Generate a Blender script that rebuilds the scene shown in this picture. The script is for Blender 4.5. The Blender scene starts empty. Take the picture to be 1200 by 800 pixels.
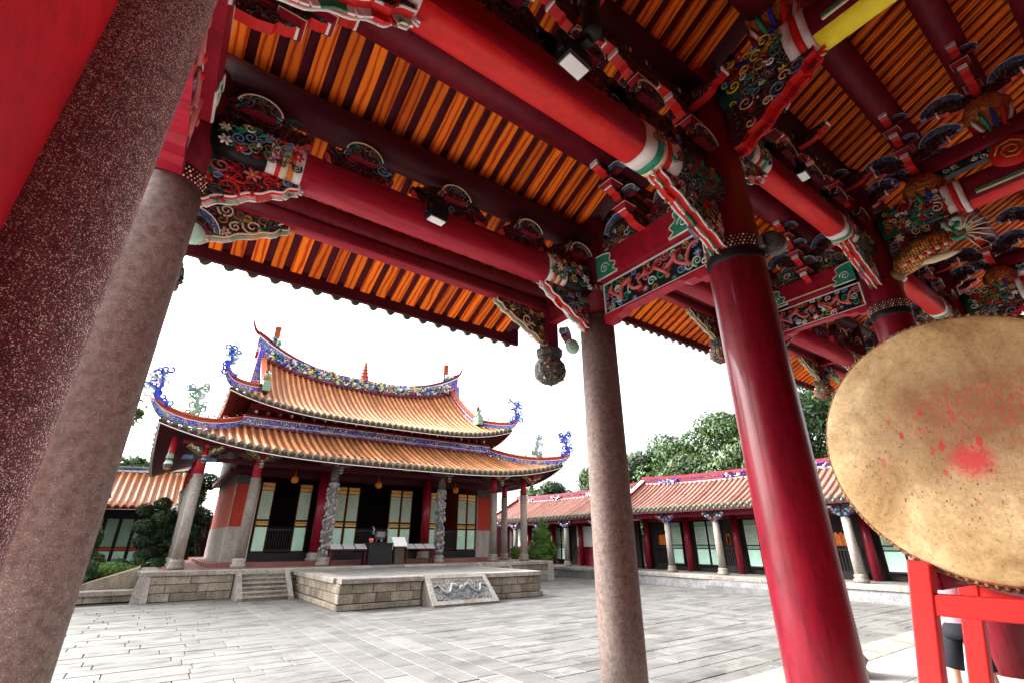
import bpy, bmesh, math, random
from mathutils import Vector, Matrix
PI = math.pi
rng = random.Random(7)
scene = bpy.context.scene
col = scene.collection

# ------------------------------------------------------------------ camera, sky, sun, exposure
cam_d = bpy.data.cameras.new('camera'); cam = bpy.data.objects.new('camera', cam_d); col.objects.link(cam)
cam.location = (0, 0, 1.75)
cam.rotation_euler = (math.radians(90 + 23.05), 0, math.radians(-35.45))
cam_d.sensor_width = 36.0; cam_d.lens = 36.0 * 551 / 1200
cam_d.clip_start = 0.05; cam_d.clip_end = 3000
scene.camera = cam

world = bpy.data.worlds.new('World'); scene.world = world; world.use_nodes = True
wn, wl = world.node_tree.nodes, world.node_tree.links
bg = wn['Background']
sky = wn.new('ShaderNodeTexSky'); sky.sky_type = 'NISHITA'; sky.sun_disc = False
SUN_EL, SUN_AZ = math.radians(35), math.radians(-38)
sky.sun_elevation = SUN_EL; sky.sun_rotation = SUN_AZ
sky.air_density = 1.0; sky.dust_density = 6.0; sky.ozone_density = 1.0
hs = wn.new('ShaderNodeHueSaturation'); hs.inputs['Saturation'].default_value = 0.12
wl.new(sky.outputs[0], hs.inputs['Color']); wl.new(hs.outputs[0], bg.inputs['Color'])
bg.inputs['Strength'].default_value = 0.15

sun_d = bpy.data.lights.new('sun', 'SUN'); sun = bpy.data.objects.new('sun', sun_d); col.objects.link(sun)
sun_d.energy = 1.5; sun_d.angle = math.radians(28); sun_d.color = (1.0, 0.96, 0.9)
sd = Vector((math.sin(SUN_AZ) * math.cos(SUN_EL), math.cos(SUN_AZ) * math.cos(SUN_EL), math.sin(SUN_EL)))
sun.rotation_euler = (-sd).to_track_quat('-Z', 'Y').to_euler()
scene.view_settings.view_transform = 'Standard'; scene.view_settings.look = 'None'
scene.view_settings.gamma = 1.0; scene.view_settings.use_curve_mapping = False
scene.view_settings.exposure = 2.55
scene.cycles.diffuse_bounces = 8; scene.cycles.max_bounces = 12; scene.cycles.glossy_bounces = 4
scene.cycles.use_denoising = True

# ------------------------------------------------------------------ materials
M = {}
def nodes_of(name, rough=0.6, metal=0.0, coat=0.0, spec=0.5):
    m = bpy.data.materials.new(name); m.use_nodes = True; M[name] = m
    n, l = m.node_tree.nodes, m.node_tree.links
    b = n['Principled BSDF']; b.inputs['Roughness'].default_value = rough; b.inputs['Metallic'].default_value = metal
    b.inputs['Coat Weight'].default_value = coat; b.inputs['Specular IOR Level'].default_value = spec
    return m, n, l, b
def rgba(c): return (c[0], c[1], c[2], 1.0)
def ramp(n, stops):
    r = n.new('ShaderNodeValToRGB'); e = r.color_ramp.elements
    while len(e) < len(stops): e.new(0.5)
    for i, (p, c) in enumerate(stops): e[i].position = p; e[i].color = rgba(c)
    return r
def coords(n, l, scale=(1, 1, 1), rand=False):
    t = n.new('ShaderNodeTexCoord'); mp = n.new('ShaderNodeMapping'); mp.inputs['Scale'].default_value = scale
    l.new(t.outputs['Object'], mp.inputs['Vector'])
    if rand:
        oi = n.new('ShaderNodeObjectInfo'); mu = n.new('ShaderNodeVectorMath'); mu.operation = 'SCALE'
        cv = n.new('ShaderNodeCombineXYZ'); cv.inputs[0].default_value = 37; cv.inputs[1].default_value = 53; cv.inputs[2].default_value = 29
        l.new(cv.outputs[0], mu.inputs[0]); l.new(oi.outputs['Random'], mu.inputs['Scale']); l.new(mu.outputs[0], mp.inputs['Location'])
    return mp.outputs[0]
def noise(n, l, vec, scale, detail=4, rough=0.55, dist=0.0):
    t = n.new('ShaderNodeTexNoise'); t.inputs['Scale'].default_value = scale; t.inputs['Detail'].default_value = detail
    t.inputs['Roughness'].default_value = rough; t.inputs['Distortion'].default_value = dist
    if vec is not None: l.new(vec, t.inputs['Vector'])
    return t
def bump(n, l, b, h, strength=0.3, dist=0.01):
    bp = n.new('ShaderNodeBump'); bp.inputs['Strength'].default_value = strength; bp.inputs['Distance'].default_value = dist
    l.new(h, bp.inputs['Height']); l.new(bp.outputs[0], b.inputs['Normal'])
def mixc(n, l, fac, a, b, mode='MIX'):
    x = n.new('ShaderNodeMix'); x.data_type = 'RGBA'; x.blend_type = mode
    for sock, v in ((x.inputs[0], fac), (x.inputs[6], a), (x.inputs[7], b)):
        if hasattr(v, 'links'): l.new(v, sock)
        else: sock.default_value = v if isinstance(v, (int, float)) else rgba(v)
    return x.outputs[2]
def paint(name, c, rough=0.5, var=0.25, scale=3.0, bmp=0.08, coat=0.0, metal=0.0, rand=False, stretch=(1, 1, 1), fine=60, spec=0.22):
    m, n, l, b = nodes_of(name, rough, metal, coat, spec)
    v = coords(n, l, stretch, rand)
    t = noise(n, l, v, scale, 6, 0.6)
    lo = tuple(x * (1 - var) for x in c); hi = tuple(min(1, x * (1 + var)) for x in c)
    r = ramp(n, [(0.3, lo), (0.7, hi)]); l.new(t.outputs[0], r.inputs[0])
    tw = noise(n, l, v, scale * 7, 8, 0.75); rw_ = ramp(n, [(0.36, (1 - var * 1.3,) * 3), (0.52, (1, 1, 1)), (0.8, (1 + var * .5,) * 3)]); l.new(tw.outputs[0], rw_.inputs[0])
    cc = mixc(n, l, 1.0, r.outputs[0], rw_.outputs[0], 'MULTIPLY')
    if rand:
        oi = n.new('ShaderNodeObjectInfo'); ro = ramp(n, [(0, (.66, .64, .62)), (.5, (1, 1, 1)), (1, (1.18, 1.2, 1.24))]); l.new(oi.outputs['Random'], ro.inputs[0]); cc = mixc(n, l, 1.0, cc, ro.outputs[0], 'MULTIPLY')
    l.new(cc, b.inputs['Base Color'])
    if bmp:
        t2 = noise(n, l, v, fine, 3); bump(n, l, b, t2.outputs[0], bmp, 0.004)
    rr = n.new('ShaderNodeMapRange'); rr.inputs[3].default_value = max(0.05, rough - 0.1); rr.inputs[4].default_value = min(1, rough + 0.15)
    l.new(t.outputs[0], rr.inputs[0]); l.new(rr.outputs[0], b.inputs['Roughness'])
    return m

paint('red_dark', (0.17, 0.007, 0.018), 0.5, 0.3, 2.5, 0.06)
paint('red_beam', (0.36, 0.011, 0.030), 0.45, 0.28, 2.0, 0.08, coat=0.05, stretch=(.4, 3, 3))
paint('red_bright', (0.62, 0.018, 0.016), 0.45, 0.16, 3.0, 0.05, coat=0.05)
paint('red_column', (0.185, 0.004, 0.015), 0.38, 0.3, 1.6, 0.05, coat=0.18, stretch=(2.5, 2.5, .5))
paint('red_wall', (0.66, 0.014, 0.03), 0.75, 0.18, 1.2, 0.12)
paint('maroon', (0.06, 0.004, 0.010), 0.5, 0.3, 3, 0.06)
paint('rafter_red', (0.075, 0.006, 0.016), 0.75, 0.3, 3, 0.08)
paint('white', (0.78, 0.77, 0.74), 0.5, 0.06, 6, 0.03)
paint('paper', (0.38, 0.38, 0.37), 0.6, 0.1, 6, 0.03)
paint('cream', (0.72, 0.62, 0.42), 0.5, 0.1, 6, 0.03)
paint('yellow', (0.85, 0.68, 0.03), 0.45, 0.06, 4, 0.02)
paint('green', (0.03, 0.30, 0.17), 0.45, 0.25, 8, 0.05)
paint('green_dark', (0.012, 0.07, 0.045), 0.5, 0.3, 8, 0.05)
paint('mint', (0.42, 0.66, 0.54), 0.5, 0.1, 3, 0.02)
paint('sage', (0.20, 0.32, 0.23), 0.55, 0.2, 12, 0.1)
paint('blue', (0.03, 0.05, 0.42), 0.4, 0.35, 10, 0.05)
paint('blue_pale', (0.16, 0.30, 0.52), 0.45, 0.3, 10, 0.05)
paint('pink', (0.62, 0.15, 0.15), 0.5, 0.2, 10, 0.04)
paint('gold', (0.52, 0.31, 0.08), 0.38, 0.35, 14, 0.15, metal=0.35)
paint('gold_dull', (0.24, 0.15, 0.06), 0.5, 0.4, 16, 0.25, metal=0.2)
paint('orange', (0.66, 0.20, 0.03), 0.5, 0.25, 6, 0.05)
paint('black', (0.012, 0.012, 0.014), 0.45, 0.2, 6, 0.04)
paint('black_door', (0.014, 0.012, 0.014), 0.6, 0.3, 6, 0.04)
paint('grey_metal', (0.20, 0.20, 0.21), 0.35, 0.15, 6, 0.02, metal=0.6)
paint('skin', (0.55, 0.30, 0.21), 0.55, 0.06, 8, 0.02)
paint('shirt_pink', (0.62, 0.30, 0.36), 0.8, 0.1, 10, 0.1)
paint('shorts_black', (0.015, 0.016, 0.022), 0.85, 0.2, 10, 0.1)
paint('hair', (0.015, 0.01, 0.008), 0.5, 0.3, 20, 0.2)
paint('shoe', (0.5, 0.5, 0.5), 0.6, 0.1, 20, 0.1)
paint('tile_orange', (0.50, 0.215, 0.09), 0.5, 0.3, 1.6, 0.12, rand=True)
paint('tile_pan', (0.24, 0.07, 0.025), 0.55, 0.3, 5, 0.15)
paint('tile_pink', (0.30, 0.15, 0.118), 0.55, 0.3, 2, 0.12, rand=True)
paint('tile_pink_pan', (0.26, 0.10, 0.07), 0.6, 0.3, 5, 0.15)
paint('tile_green', (0.10, 0.13, 0.085), 0.45, 0.3, 8, 0.1)
paint('brick_red', (0.36, 0.055, 0.03), 0.75, 0.3, 7, 0.3)
paint('terracotta', (0.42, 0.10, 0.045), 0.75, 0.25, 7, 0.25)
paint('plaster', (0.66, 0.66, 0.64), 0.85, 0.08, 2, 0.1)
paint('teal_door', (0.03, 0.30, 0.24), 0.5, 0.15, 4, 0.04)
paint('bark', (0.07, 0.05, 0.035), 0.9, 0.4, 12, 0.6)
paint('soil', (0.05, 0.04, 0.03), 0.95, 0.4, 6, 0.4)
paint('interior', (0.02, 0.012, 0.012), 0.8, 0.3, 3, 0.05)  # near-black stands in for the shade inside the halls
paint('lamplight_red', (0.55, 0.10, 0.02), 0.5, 0.3, 6, 0.05)

def mat_granite(name, base, stain, stain_amt, speck, speck_amt, sp_scale=210, rough=0.75, stretch=(1, 1, .28), dots=0):
    m, n, l, b = nodes_of(name, rough, spec=0.25)
    v = coords(n, l, (1, 1, 1), True); vs = coords(n, l, stretch, True)
    big = noise(n, l, vs, 2.6, 6, 0.65); r1 = ramp(n, [(0.5 - stain_amt * .5, (0, 0, 0)), (0.72, (1, 1, 1))]); l.new(big.outputs[0], r1.inputs[0])
    c1 = mixc(n, l, r1.outputs[0], base, stain)
    sp = noise(n, l, v, sp_scale, 2, 0.7); r2 = ramp(n, [(0.60 - speck_amt, (0, 0, 0)), (0.68 - speck_amt, (1, 1, 1))]); l.new(sp.outputs[0], r2.inputs[0])
    pat = noise(n, l, vs, 1.4, 5, 0.7); r3 = ramp(n, [(0.30, (0.22,) * 3), (0.60, (1, 1, 1))]); l.new(pat.outputs[0], r3.inputs[0])
    f = n.new('ShaderNodeMath'); f.operation = 'MULTIPLY'; l.new(r2.outputs[0], f.inputs[0]); l.new(r3.outputs[0], f.inputs[1])
    c2 = mixc(n, l, f.outputs[0], c1, speck)
    dk = noise(n, l, v, sp_scale * 1.7, 2, 0.7); r4 = ramp(n, [(0.62, (0, 0, 0)), (0.7, (1, 1, 1))]); l.new(dk.outputs[0], r4.inputs[0])
    c3 = mixc(n, l, r4.outputs[0], c2, tuple(x * .35 for x in base))
    if dots:
        vo = n.new('ShaderNodeTexVoronoi'); vo.inputs['Scale'].default_value = dots; l.new(v, vo.inputs['Vector'])
        sc = n.new('ShaderNodeSeparateColor'); l.new(vo.outputs['Color'], sc.inputs[0])
        rd = n.new('ShaderNodeMath'); rd.operation = 'MULTIPLY'; rd.inputs[1].default_value = .55; l.new(sc.outputs[1], rd.inputs[0])
        lt = n.new('ShaderNodeMath'); lt.operation = 'LESS_THAN'; l.new(vo.outputs['Distance'], lt.inputs[0]); l.new(rd.outputs[0], lt.inputs[1])
        gt = n.new('ShaderNodeMath'); gt.operation = 'LESS_THAN'; l.new(sc.outputs[0], gt.inputs[0]); l.new(r3.outputs[0], gt.inputs[1])
        fm = n.new('ShaderNodeMath'); fm.operation = 'MULTIPLY'; l.new(lt.outputs[0], fm.inputs[0]); l.new(gt.outputs[0], fm.inputs[1])
        c3 = mixc(n, l, fm.outputs[0], c3, speck)
    oi = n.new('ShaderNodeObjectInfo'); rb = ramp(n, [(0, (.70, .68, .66)), (1, (1.15,) * 3)]); l.new(oi.outputs['Random'], rb.inputs[0])
    med = noise(n, l, v, 22, 6, 0.7); rm_ = ramp(n, [(0.36, (.62, .6, .58)), (0.58, (1.08,) * 3)]); l.new(med.outputs[0], rm_.inputs[0])
    c4 = mixc(n, l, 1.0, mixc(n, l, 1.0, c3, rb.outputs[0], 'MULTIPLY'), rm_.outputs[0], 'MULTIPLY')
    l.new(c4, b.inputs['Base Color']); bump(n, l, b, sp.outputs[0], 0.35, 0.004)
mat_granite('granite_column', (0.185, 0.160, 0.145), (0.115, 0.045, 0.034), 0.5, (0.48, 0.42, 0.39), 0.03, 200, 0.75, (1.3, 1.3, .16))
mat_granite('granite_speckled', (0.15, 0.022, 0.034), (0.19, 0.08, 0.08), 0.4, (0.95, 0.88, 0.86), 0.03, 300, dots=260)
mat_granite('granite_pale', (0.34, 0.315, 0.285), (0.17, 0.14, 0.11), 0.2, (0.42, 0.4, 0.38), 0.0, 120)
mat_granite('granite_block', (0.40, 0.34, 0.26), (0.09, 0.074, 0.056), 0.5, (0.52, 0.46, 0.38), 0.0, 60, 0.85, (1, 1, .45))
mat_granite('granite_relief', (0.24, 0.245, 0.25), (0.12, 0.12, 0.125), 0.3, (0.4, 0.4, 0.4), 0.0, 60, 0.8, (1, 1, 1))
mat_granite('granite_dragon', (0.34, 0.34, 0.34), (0.10, 0.10, 0.10), 0.4, (0.5, 0.5, 0.5), 0.0, 60, 0.8, (1, 1, 1))

def mat_paving(name, base, dark):
    m, n, l, b = nodes_of(name, 0.62, spec=0.2)
    v = coords(n, l)
    g = n.new('ShaderNodeNewGeometry'); oi = n.new('ShaderNodeObjectInfo')
    ad = n.new('ShaderNodeMath'); ad.operation = 'ADD'; l.new(g.outputs['Random Per Island'], ad.inputs[0]); l.new(oi.outputs['Random'], ad.inputs[1])
    fr = n.new('ShaderNodeMath'); fr.operation = 'FRACT'; l.new(ad.outputs[0], fr.inputs[0])
    geo = n.new('ShaderNodeNewGeometry'); mp = n.new('ShaderNodeMapping'); mp.inputs['Scale'].default_value = (0.8, 1.5, 1); l.new(geo.outputs['Position'], mp.inputs['Vector'])
    r0 = ramp(n, [(0.0, tuple(x * .80 for x in base)), (1.0, tuple(x * 1.12 for x in base))]); l.new(fr.outputs[0], r0.inputs[0])
    st = noise(n, l, mp.outputs[0], 1.3, 8, 0.72, 0.4); r1 = ramp(n, [(0.46, (0, 0, 0)), (0.68, (.9,) * 3)]); l.new(st.outputs[0], r1.inputs[0])
    c1 = mixc(n, l, r1.outputs[0], r0.outputs[0], dark)
    fine = noise(n, l, geo.outputs['Position'], 45, 4, 0.7); r2 = ramp(n, [(0.35, (0.72,) * 3), (0.65, (1.1,) * 3)]); l.new(fine.outputs[0], r2.inputs[0])
    c2 = mixc(n, l, 1.0, c1, r2.outputs[0], 'MULTIPLY'); l.new(c2, b.inputs['Base Color'])
    rr = n.new('ShaderNodeMapRange'); rr.inputs[3].default_value = 0.42; rr.inputs[4].default_value = 0.8; l.new(st.outputs[0], rr.inputs[0]); l.new(rr.outputs[0], b.inputs['Roughness'])
    bump(n, l, b, fine.outputs[0], 0.4, 0.006)
mat_paving('paving', (0.158, 0.154, 0.146), (0.05, 0.046, 0.041))
mat_paving('terrace_paving', (0.20, 0.195, 0.18), (0.10, 0.095, 0.08))
mat_paving('gate_floor', (0.44, 0.43, 0.41), (0.30, 0.28, 0.26))
mat_paving('red_floor', (0.26, 0.11, 0.09), (0.14, 0.07, 0.06))

def mat_wood():
    m, n, l, b = nodes_of('plank_wood', 0.6, spec=0.12)
    v = coords(n, l, (1.0, 0.22, 1.0), True)
    w = n.new('ShaderNodeTexWave'); w.wave_type = 'RINGS'; w.rings_direction = 'Y'
    w.inputs['Scale'].default_value = 6; w.inputs['Distortion'].default_value = 7; w.inputs['Detail'].default_value = 4; w.inputs['Detail Scale'].default_value = 0.8
    l.new(v, w.inputs['Vector'])
    r = ramp(n, [(0.0, (0.98, 0.235, 0.014)), (0.6, (0.96, 0.20, 0.012)), (0.85, (0.72, 0.09, 0.007)), (1.0, (0.46, 0.045, 0.005))]); l.new(w.outputs[0], r.inputs[0])
    oi = n.new('ShaderNodeObjectInfo'); r2 = ramp(n, [(0, (0.68, .62, .6)), (1, (1.2, 1.22, 1.2))]); l.new(oi.outputs['Random'], r2.inputs[0])
    c = mixc(n, l, 1.0, r.outputs[0], r2.outputs[0], 'MULTIPLY'); l.new(c, b.inputs['Base Color'])
    bump(n, l, b, w.outputs[0], 0.15, 0.003)
mat_wood()

def mat_carved(name, ground, cols, scale, width=0.09):
    """carved and painted timber: dark ground, outlined coloured scrolls"""
    m, n, l, b = nodes_of(name, 0.6, spec=0.2)
    v = coords(n, l, (1, 1, 1), True)
    d = noise(n, l, v, scale * .6, 2); mul = n.new('ShaderNodeVectorMath'); mul.operation = 'SCALE'; mul.inputs['Scale'].default_value = 0.35 / scale * 6
    l.new(d.outputs['Color'], mul.inputs[0]); add = n.new('ShaderNodeVectorMath'); l.new(v, add.inputs[0]); l.new(mul.outputs[0], add.inputs[1])
    vo = n.new('ShaderNodeTexVoronoi'); vo.inputs['Scale'].default_value = scale; l.new(add.outputs[0], vo.inputs['Vector'])
    ml = n.new('ShaderNodeMath'); ml.operation = 'MULTIPLY'; ml.inputs[1].default_value = 5.0; l.new(vo.outputs['Distance'], ml.inputs[0])
    sn = n.new('ShaderNodeMath'); sn.operation = 'PINGPONG'; sn.inputs[1].default_value = 1.0; l.new(ml.outputs[0], sn.inputs[0])
    sep = n.new('ShaderNodeSeparateColor'); l.new(vo.outputs['Color'], sep.inputs[0])
    stops = [(i / len(cols), c) for i, c in enumerate(cols)]
    rc = ramp(n, stops); rc.color_ramp.interpolation = 'CONSTANT'; l.new(sep.outputs[0], rc.inputs[0])
    f1 = ramp(n, [(0.30, (0, 0, 0)), (0.36, (1, 1, 1)), (0.62, (1, 1, 1)), (0.66, (0, 0, 0))]); l.new(sn.outputs[0], f1.inputs[0])
    c1 = mixc(n, l, f1.outputs[0], ground, rc.outputs[0])
    f2 = ramp(n, [(0.60, (0, 0, 0)), (0.65, (1, 1, 1)), (0.65 + width, (1, 1, 1)), (0.69 + width, (0, 0, 0))]); l.new(sn.outputs[0], f2.inputs[0])
    c2 = mixc(n, l, f2.outputs[0], c1, (0.45, 0.42, 0.38)); l.new(c2, b.inputs['Base Color'])
    bump(n, l, b, sn.outputs[0], 0.9, 0.015)
mat_carved('carved_maroon', (0.05, 0.006, 0.012), [(0.12, 0.01, 0.02), (0.07, 0.01, 0.015), (0.02, 0.05, 0.04), (0.16, 0.012, 0.016)], 9, 0.02)
mat_carved('carved_multi', (0.012, 0.012, 0.016), [(0.30, 0.012, 0.016), (0.02, 0.16, 0.10), (0.03, 0.07, 0.22), (0.42, 0.10, 0.02), (0.4, 0.38, 0.33)], 12, 0.05)
mat_carved('carved_green', (0.010, 0.012, 0.012), [(0.02, 0.14, 0.09), (0.05, 0.22, 0.15), (0.10, 0.12, 0.10), (0.30, 0.03, 0.02)], 14, 0.06)
mat_carved('carved_gold', (0.03, 0.012, 0.012), [(0.40, 0.20, 0.03), (0.25, 0.12, 0.03), (0.12, 0.03, 0.02), (0.03, 0.06, 0.12)], 14, 0.05)
mat_carved('carved_black', (0.012, 0.012, 0.012), [(0.05, 0.045, 0.04), (0.03, 0.03, 0.03), (0.09, 0.07, 0.05), (0.02, 0.02, 0.025)], 30, 0.12)
mat_carved('ridge_blue', (0.04, 0.05, 0.40), [(0.05, 0.06, 0.5), (0.35, 0.36, 0.42), (0.03, 0.04, 0.34), (0.05, 0.22, 0.3), (0.5, 0.42, 0.18)], 3.2, 0.1)
mat_carved('lattice', (0.34, 0.46, 0.36), [(0.30, 0.42, 0.32), (0.20, 0.31, 0.23), (0.40, 0.52, 0.42)], 14, 0.03)
mat_carved('cloud_paint', (0.05, 0.12, 0.30), [(0.10, 0.20, 0.42), (0.30, 0.42, 0.55), (0.03, 0.07, 0.22)], 11, 0.08)
mat_carved('gourd', (0.36, 0.09, 0.012), [(0.50, 0.16, 0.02), (0.30, 0.05, 0.012), (0.55, 0.24, 0.03)], 7, 0.0)

def mat_foliage(name, a, bb, c):
    m, n, l, b = nodes_of(name, 0.55, spec=0.35)
    g = n.new('ShaderNodeNewGeometry'); r = ramp(n, [(0.0, a), (0.55, bb), (1.0, c)]); cn = noise(n, l, g.outputs['Position'], .9, 3); mxa = n.new('ShaderNodeMath'); mxa.operation = 'MULTIPLY_ADD'; mxa.inputs[1].default_value = .45; l.new(g.outputs['Random Per Island'], mxa.inputs[0])
    sb_ = n.new('ShaderNodeMapRange'); sb_.inputs[1].default_value = .35; sb_.inputs[2].default_value = .65; sb_.inputs[4].default_value = .55; l.new(cn.outputs[0], sb_.inputs[0]); l.new(sb_.outputs[0], mxa.inputs[2]); l.new(mxa.outputs[0], r.inputs[0])
    l.new(r.outputs[0], b.inputs['Base Color'])
    tr = n.new('ShaderNodeBsdfTranslucent'); l.new(r.outputs[0], tr.inputs['Color'])
    mx = n.new('ShaderNodeMixShader'); mx.inputs[0].default_value = 0.3
    l.new(b.outputs[0], mx.inputs[1]); l.new(tr.outputs[0], mx.inputs[2]); l.new(mx.outputs[0], n['Material Output'].inputs['Surface'])
mat_foliage('leaf_mid', (0.014, 0.035, 0.008), (0.032, 0.072, 0.014), (0.075, 0.13, 0.028))
mat_foliage('leaf_dark', (0.008, 0.022, 0.008), (0.02, 0.048, 0.014), (0.048, 0.09, 0.024))
mat_foliage('leaf_light', (0.05, 0.11, 0.015), (0.09, 0.18, 0.025), (0.15, 0.26, 0.04))
mat_foliage('leaf_pale', (0.03, 0.06, 0.02), (0.06, 0.10, 0.035), (0.13, 0.18, 0.07))

def mat_drum():
    """tanned hide: pale tan, brown smudges round the strike area, ragged red strike marks (all real stains on the skin)"""
    m, n, l, b = nodes_of('drum_skin', 0.6, spec=0.2)
    t = n.new('ShaderNodeTexCoord'); v = t.outputs['Object']
    base = noise(n, l, v, 2.4, 9, 0.62, 0.8)
    r0 = ramp(n, [(0.30, (0.27, 0.155, 0.06)), (0.48, (0.45, 0.305, 0.145)), (0.66, (0.62, 0.475, 0.265))]); l.new(base.outputs[0], r0.inputs[0])
    fine = noise(n, l, v, 55, 8, 0.78); r1 = ramp(n, [(0.33, (0.55, 0.44, 0.34)), (0.43, (0.92, 0.88, 0.83)), (0.6, (1.08,) * 3)]); l.new(fine.outputs[0], r1.inputs[0])
    c = mixc(n, l, 1.0, r0.outputs[0], r1.outputs[0], 'MULTIPLY')
    wv = noise(n, l, v, 5.5, 6, 0.7, 2.5); rv = ramp(n, [(0.485, (1,) * 3), (0.50, (0.74, 0.66, 0.58)), (0.515, (1,) * 3)]); l.new(wv.outputs[0], rv.inputs[0])
    c = mixc(n, l, 1.0, c, rv.outputs[0], 'MULTIPLY')
    def math_(op, a, b_=None):
        q = n.new('ShaderNodeMath'); q.operation = op
        for k_, x in enumerate((a, b_)):
            if x is None: continue
            if hasattr(x, 'links'): l.new(x, q.inputs[k_])
            else: q.inputs[k_].default_value = x
        return q.outputs[0]
    def blob(cy, cz, ry, rz_, soft, nscale, namp, rough=.75):
        mp = n.new('ShaderNodeMapping'); mp.inputs['Location'].default_value = (0, -cy / ry, -cz / rz_); mp.inputs['Scale'].default_value = (0, 1 / ry, 1 / rz_); l.new(v, mp.inputs['Vector'])
        ln = n.new('ShaderNodeVectorMath'); ln.operation = 'LENGTH'; l.new(mp.outputs[0], ln.inputs[0])
        nz = noise(n, l, v, nscale, 7, rough)
        d = math_('ADD', ln.outputs['Value'], math_('MULTIPLY', math_('SUBTRACT', nz.outputs[0], .5), namp))
        mr = n.new('ShaderNodeMapRange'); mr.inputs[1].default_value = 1 - soft; mr.inputs[2].default_value = 1 + soft; mr.inputs[3].default_value = 1; mr.inputs[4].default_value = 0
        l.new(d, mr.inputs[0]); return mr.outputs[0]
    # brown bruising round the strike area
    c = mixc(n, l, math_('MULTIPLY', blob(-.02, .12, .34, .26, .6, 9, 1.8), .7), c, (0.15, 0.075, 0.035))
    # streaky red rubbing above the centre: thin vertical-ish streaks inside a soft patch
    mps = n.new('ShaderNodeMapping'); mps.inputs['Scale'].default_value = (0, 1.0, .28); mps.inputs['Rotation'].default_value = (-.45, 0, 0); l.new(v, mps.inputs['Vector'])
    stk = noise(n, l, mps.outputs[0], 95, 4, .7); rs = ramp(n, [(0.50, (0, 0, 0)), (0.60, (1, 1, 1))]); l.new(stk.outputs[0], rs.inputs[0])
    c = mixc(n, l, math_('MULTIPLY', math_('MULTIPLY', blob(-.08, .14, .28, .12, .6, 8, .9), rs.outputs[0]), .9), c, (0.45, 0.045, 0.03))
    c = mixc(n, l, math_('MULTIPLY', math_('MULTIPLY', blob(-.14, -.10, .2, .25, .7, 6, 1.2), rs.outputs[0]), .35), c, (0.42, 0.06, 0.03))
    # the compact strike mark
    c = mixc(n, l, math_('MULTIPLY', blob(.015, -.085, .070, .066, .45, 34, 2.6, .9), .85), c, (0.50, 0.022, 0.035))
    # small ragged drops
    wob = noise(n, l, v, 30, 3); wa = n.new('ShaderNodeVectorMath'); wa.operation = 'SCALE'; wa.inputs['Scale'].default_value = .035; l.new(wob.outputs['Color'], wa.inputs[0])
    ad = n.new('ShaderNodeVectorMath'); l.new(v, ad.inputs[0]); l.new(wa.outputs[0], ad.inputs[1])
    for (scale, thr, prob, cy, cz, ry, rz2, colr) in ((27, .42, .55, .17, .02, .20, .17, (0.46, 0.03, 0.025)), (25, .38, .4, -.06, -.06, .24, .22, (0.46, 0.03, 0.025)), (85, .34, .35, .18, -.12, .34, .28, (0.14, 0.07, 0.035))):
        mpv = n.new('ShaderNodeMapping'); mpv.inputs['Scale'].default_value = (0, 1, .5); mpv.inputs['Rotation'].default_value = (-.4, 0, 0); mpv.inputs['Location'].default_value = (0, scale * .13, 0); l.new(ad.outputs[0], mpv.inputs['Vector'])
        vo = n.new('ShaderNodeTexVoronoi'); vo.inputs['Scale'].default_value = scale; l.new(mpv.outputs[0], vo.inputs['Vector'])
        sp = n.new('ShaderNodeSeparateColor'); l.new(vo.outputs['Color'], sp.inputs[0])
        f = math_('MULTIPLY', math_('LESS_THAN', vo.outputs['Distance'], math_('MULTIPLY', sp.outputs[1], thr)), math_('GREATER_THAN', sp.outputs[0], 1 - prob))
        c = mixc(n, l, math_('MULTIPLY', math_('MULTIPLY', f, blob(cy, cz, ry, rz2, .25, 8, .4)), .88), c, colr)
    l.new(c, b.inputs['Base Color']); bump(n, l, b, fine.outputs[0], 0.2, 0.003)
mat_drum()
def mat_brickpat(name, c1, c2, mortar, scale):
    m, n, l, b = nodes_of(name, 0.85, spec=0.1); v = coords(n, l)
    mp = n.new('ShaderNodeMapping'); mp.inputs['Rotation'].default_value = (PI / 2, 0, 0); l.new(v, mp.inputs['Vector'])
    t = n.new('ShaderNodeTexBrick'); t.inputs['Color1'].default_value = rgba(c1); t.inputs['Color2'].default_value = rgba(c2); t.inputs['Mortar'].default_value = rgba(mortar)
    t.inputs['Scale'].default_value = scale; l.new(mp.outputs[0], t.inputs['Vector']); l.new(t.outputs[0], b.inputs['Base Color'])
mat_brickpat('brick_pattern', (0.40, 0.04, 0.022), (0.30, 0.03, 0.018), (0.22, 0.05, 0.035), 7)
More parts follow.
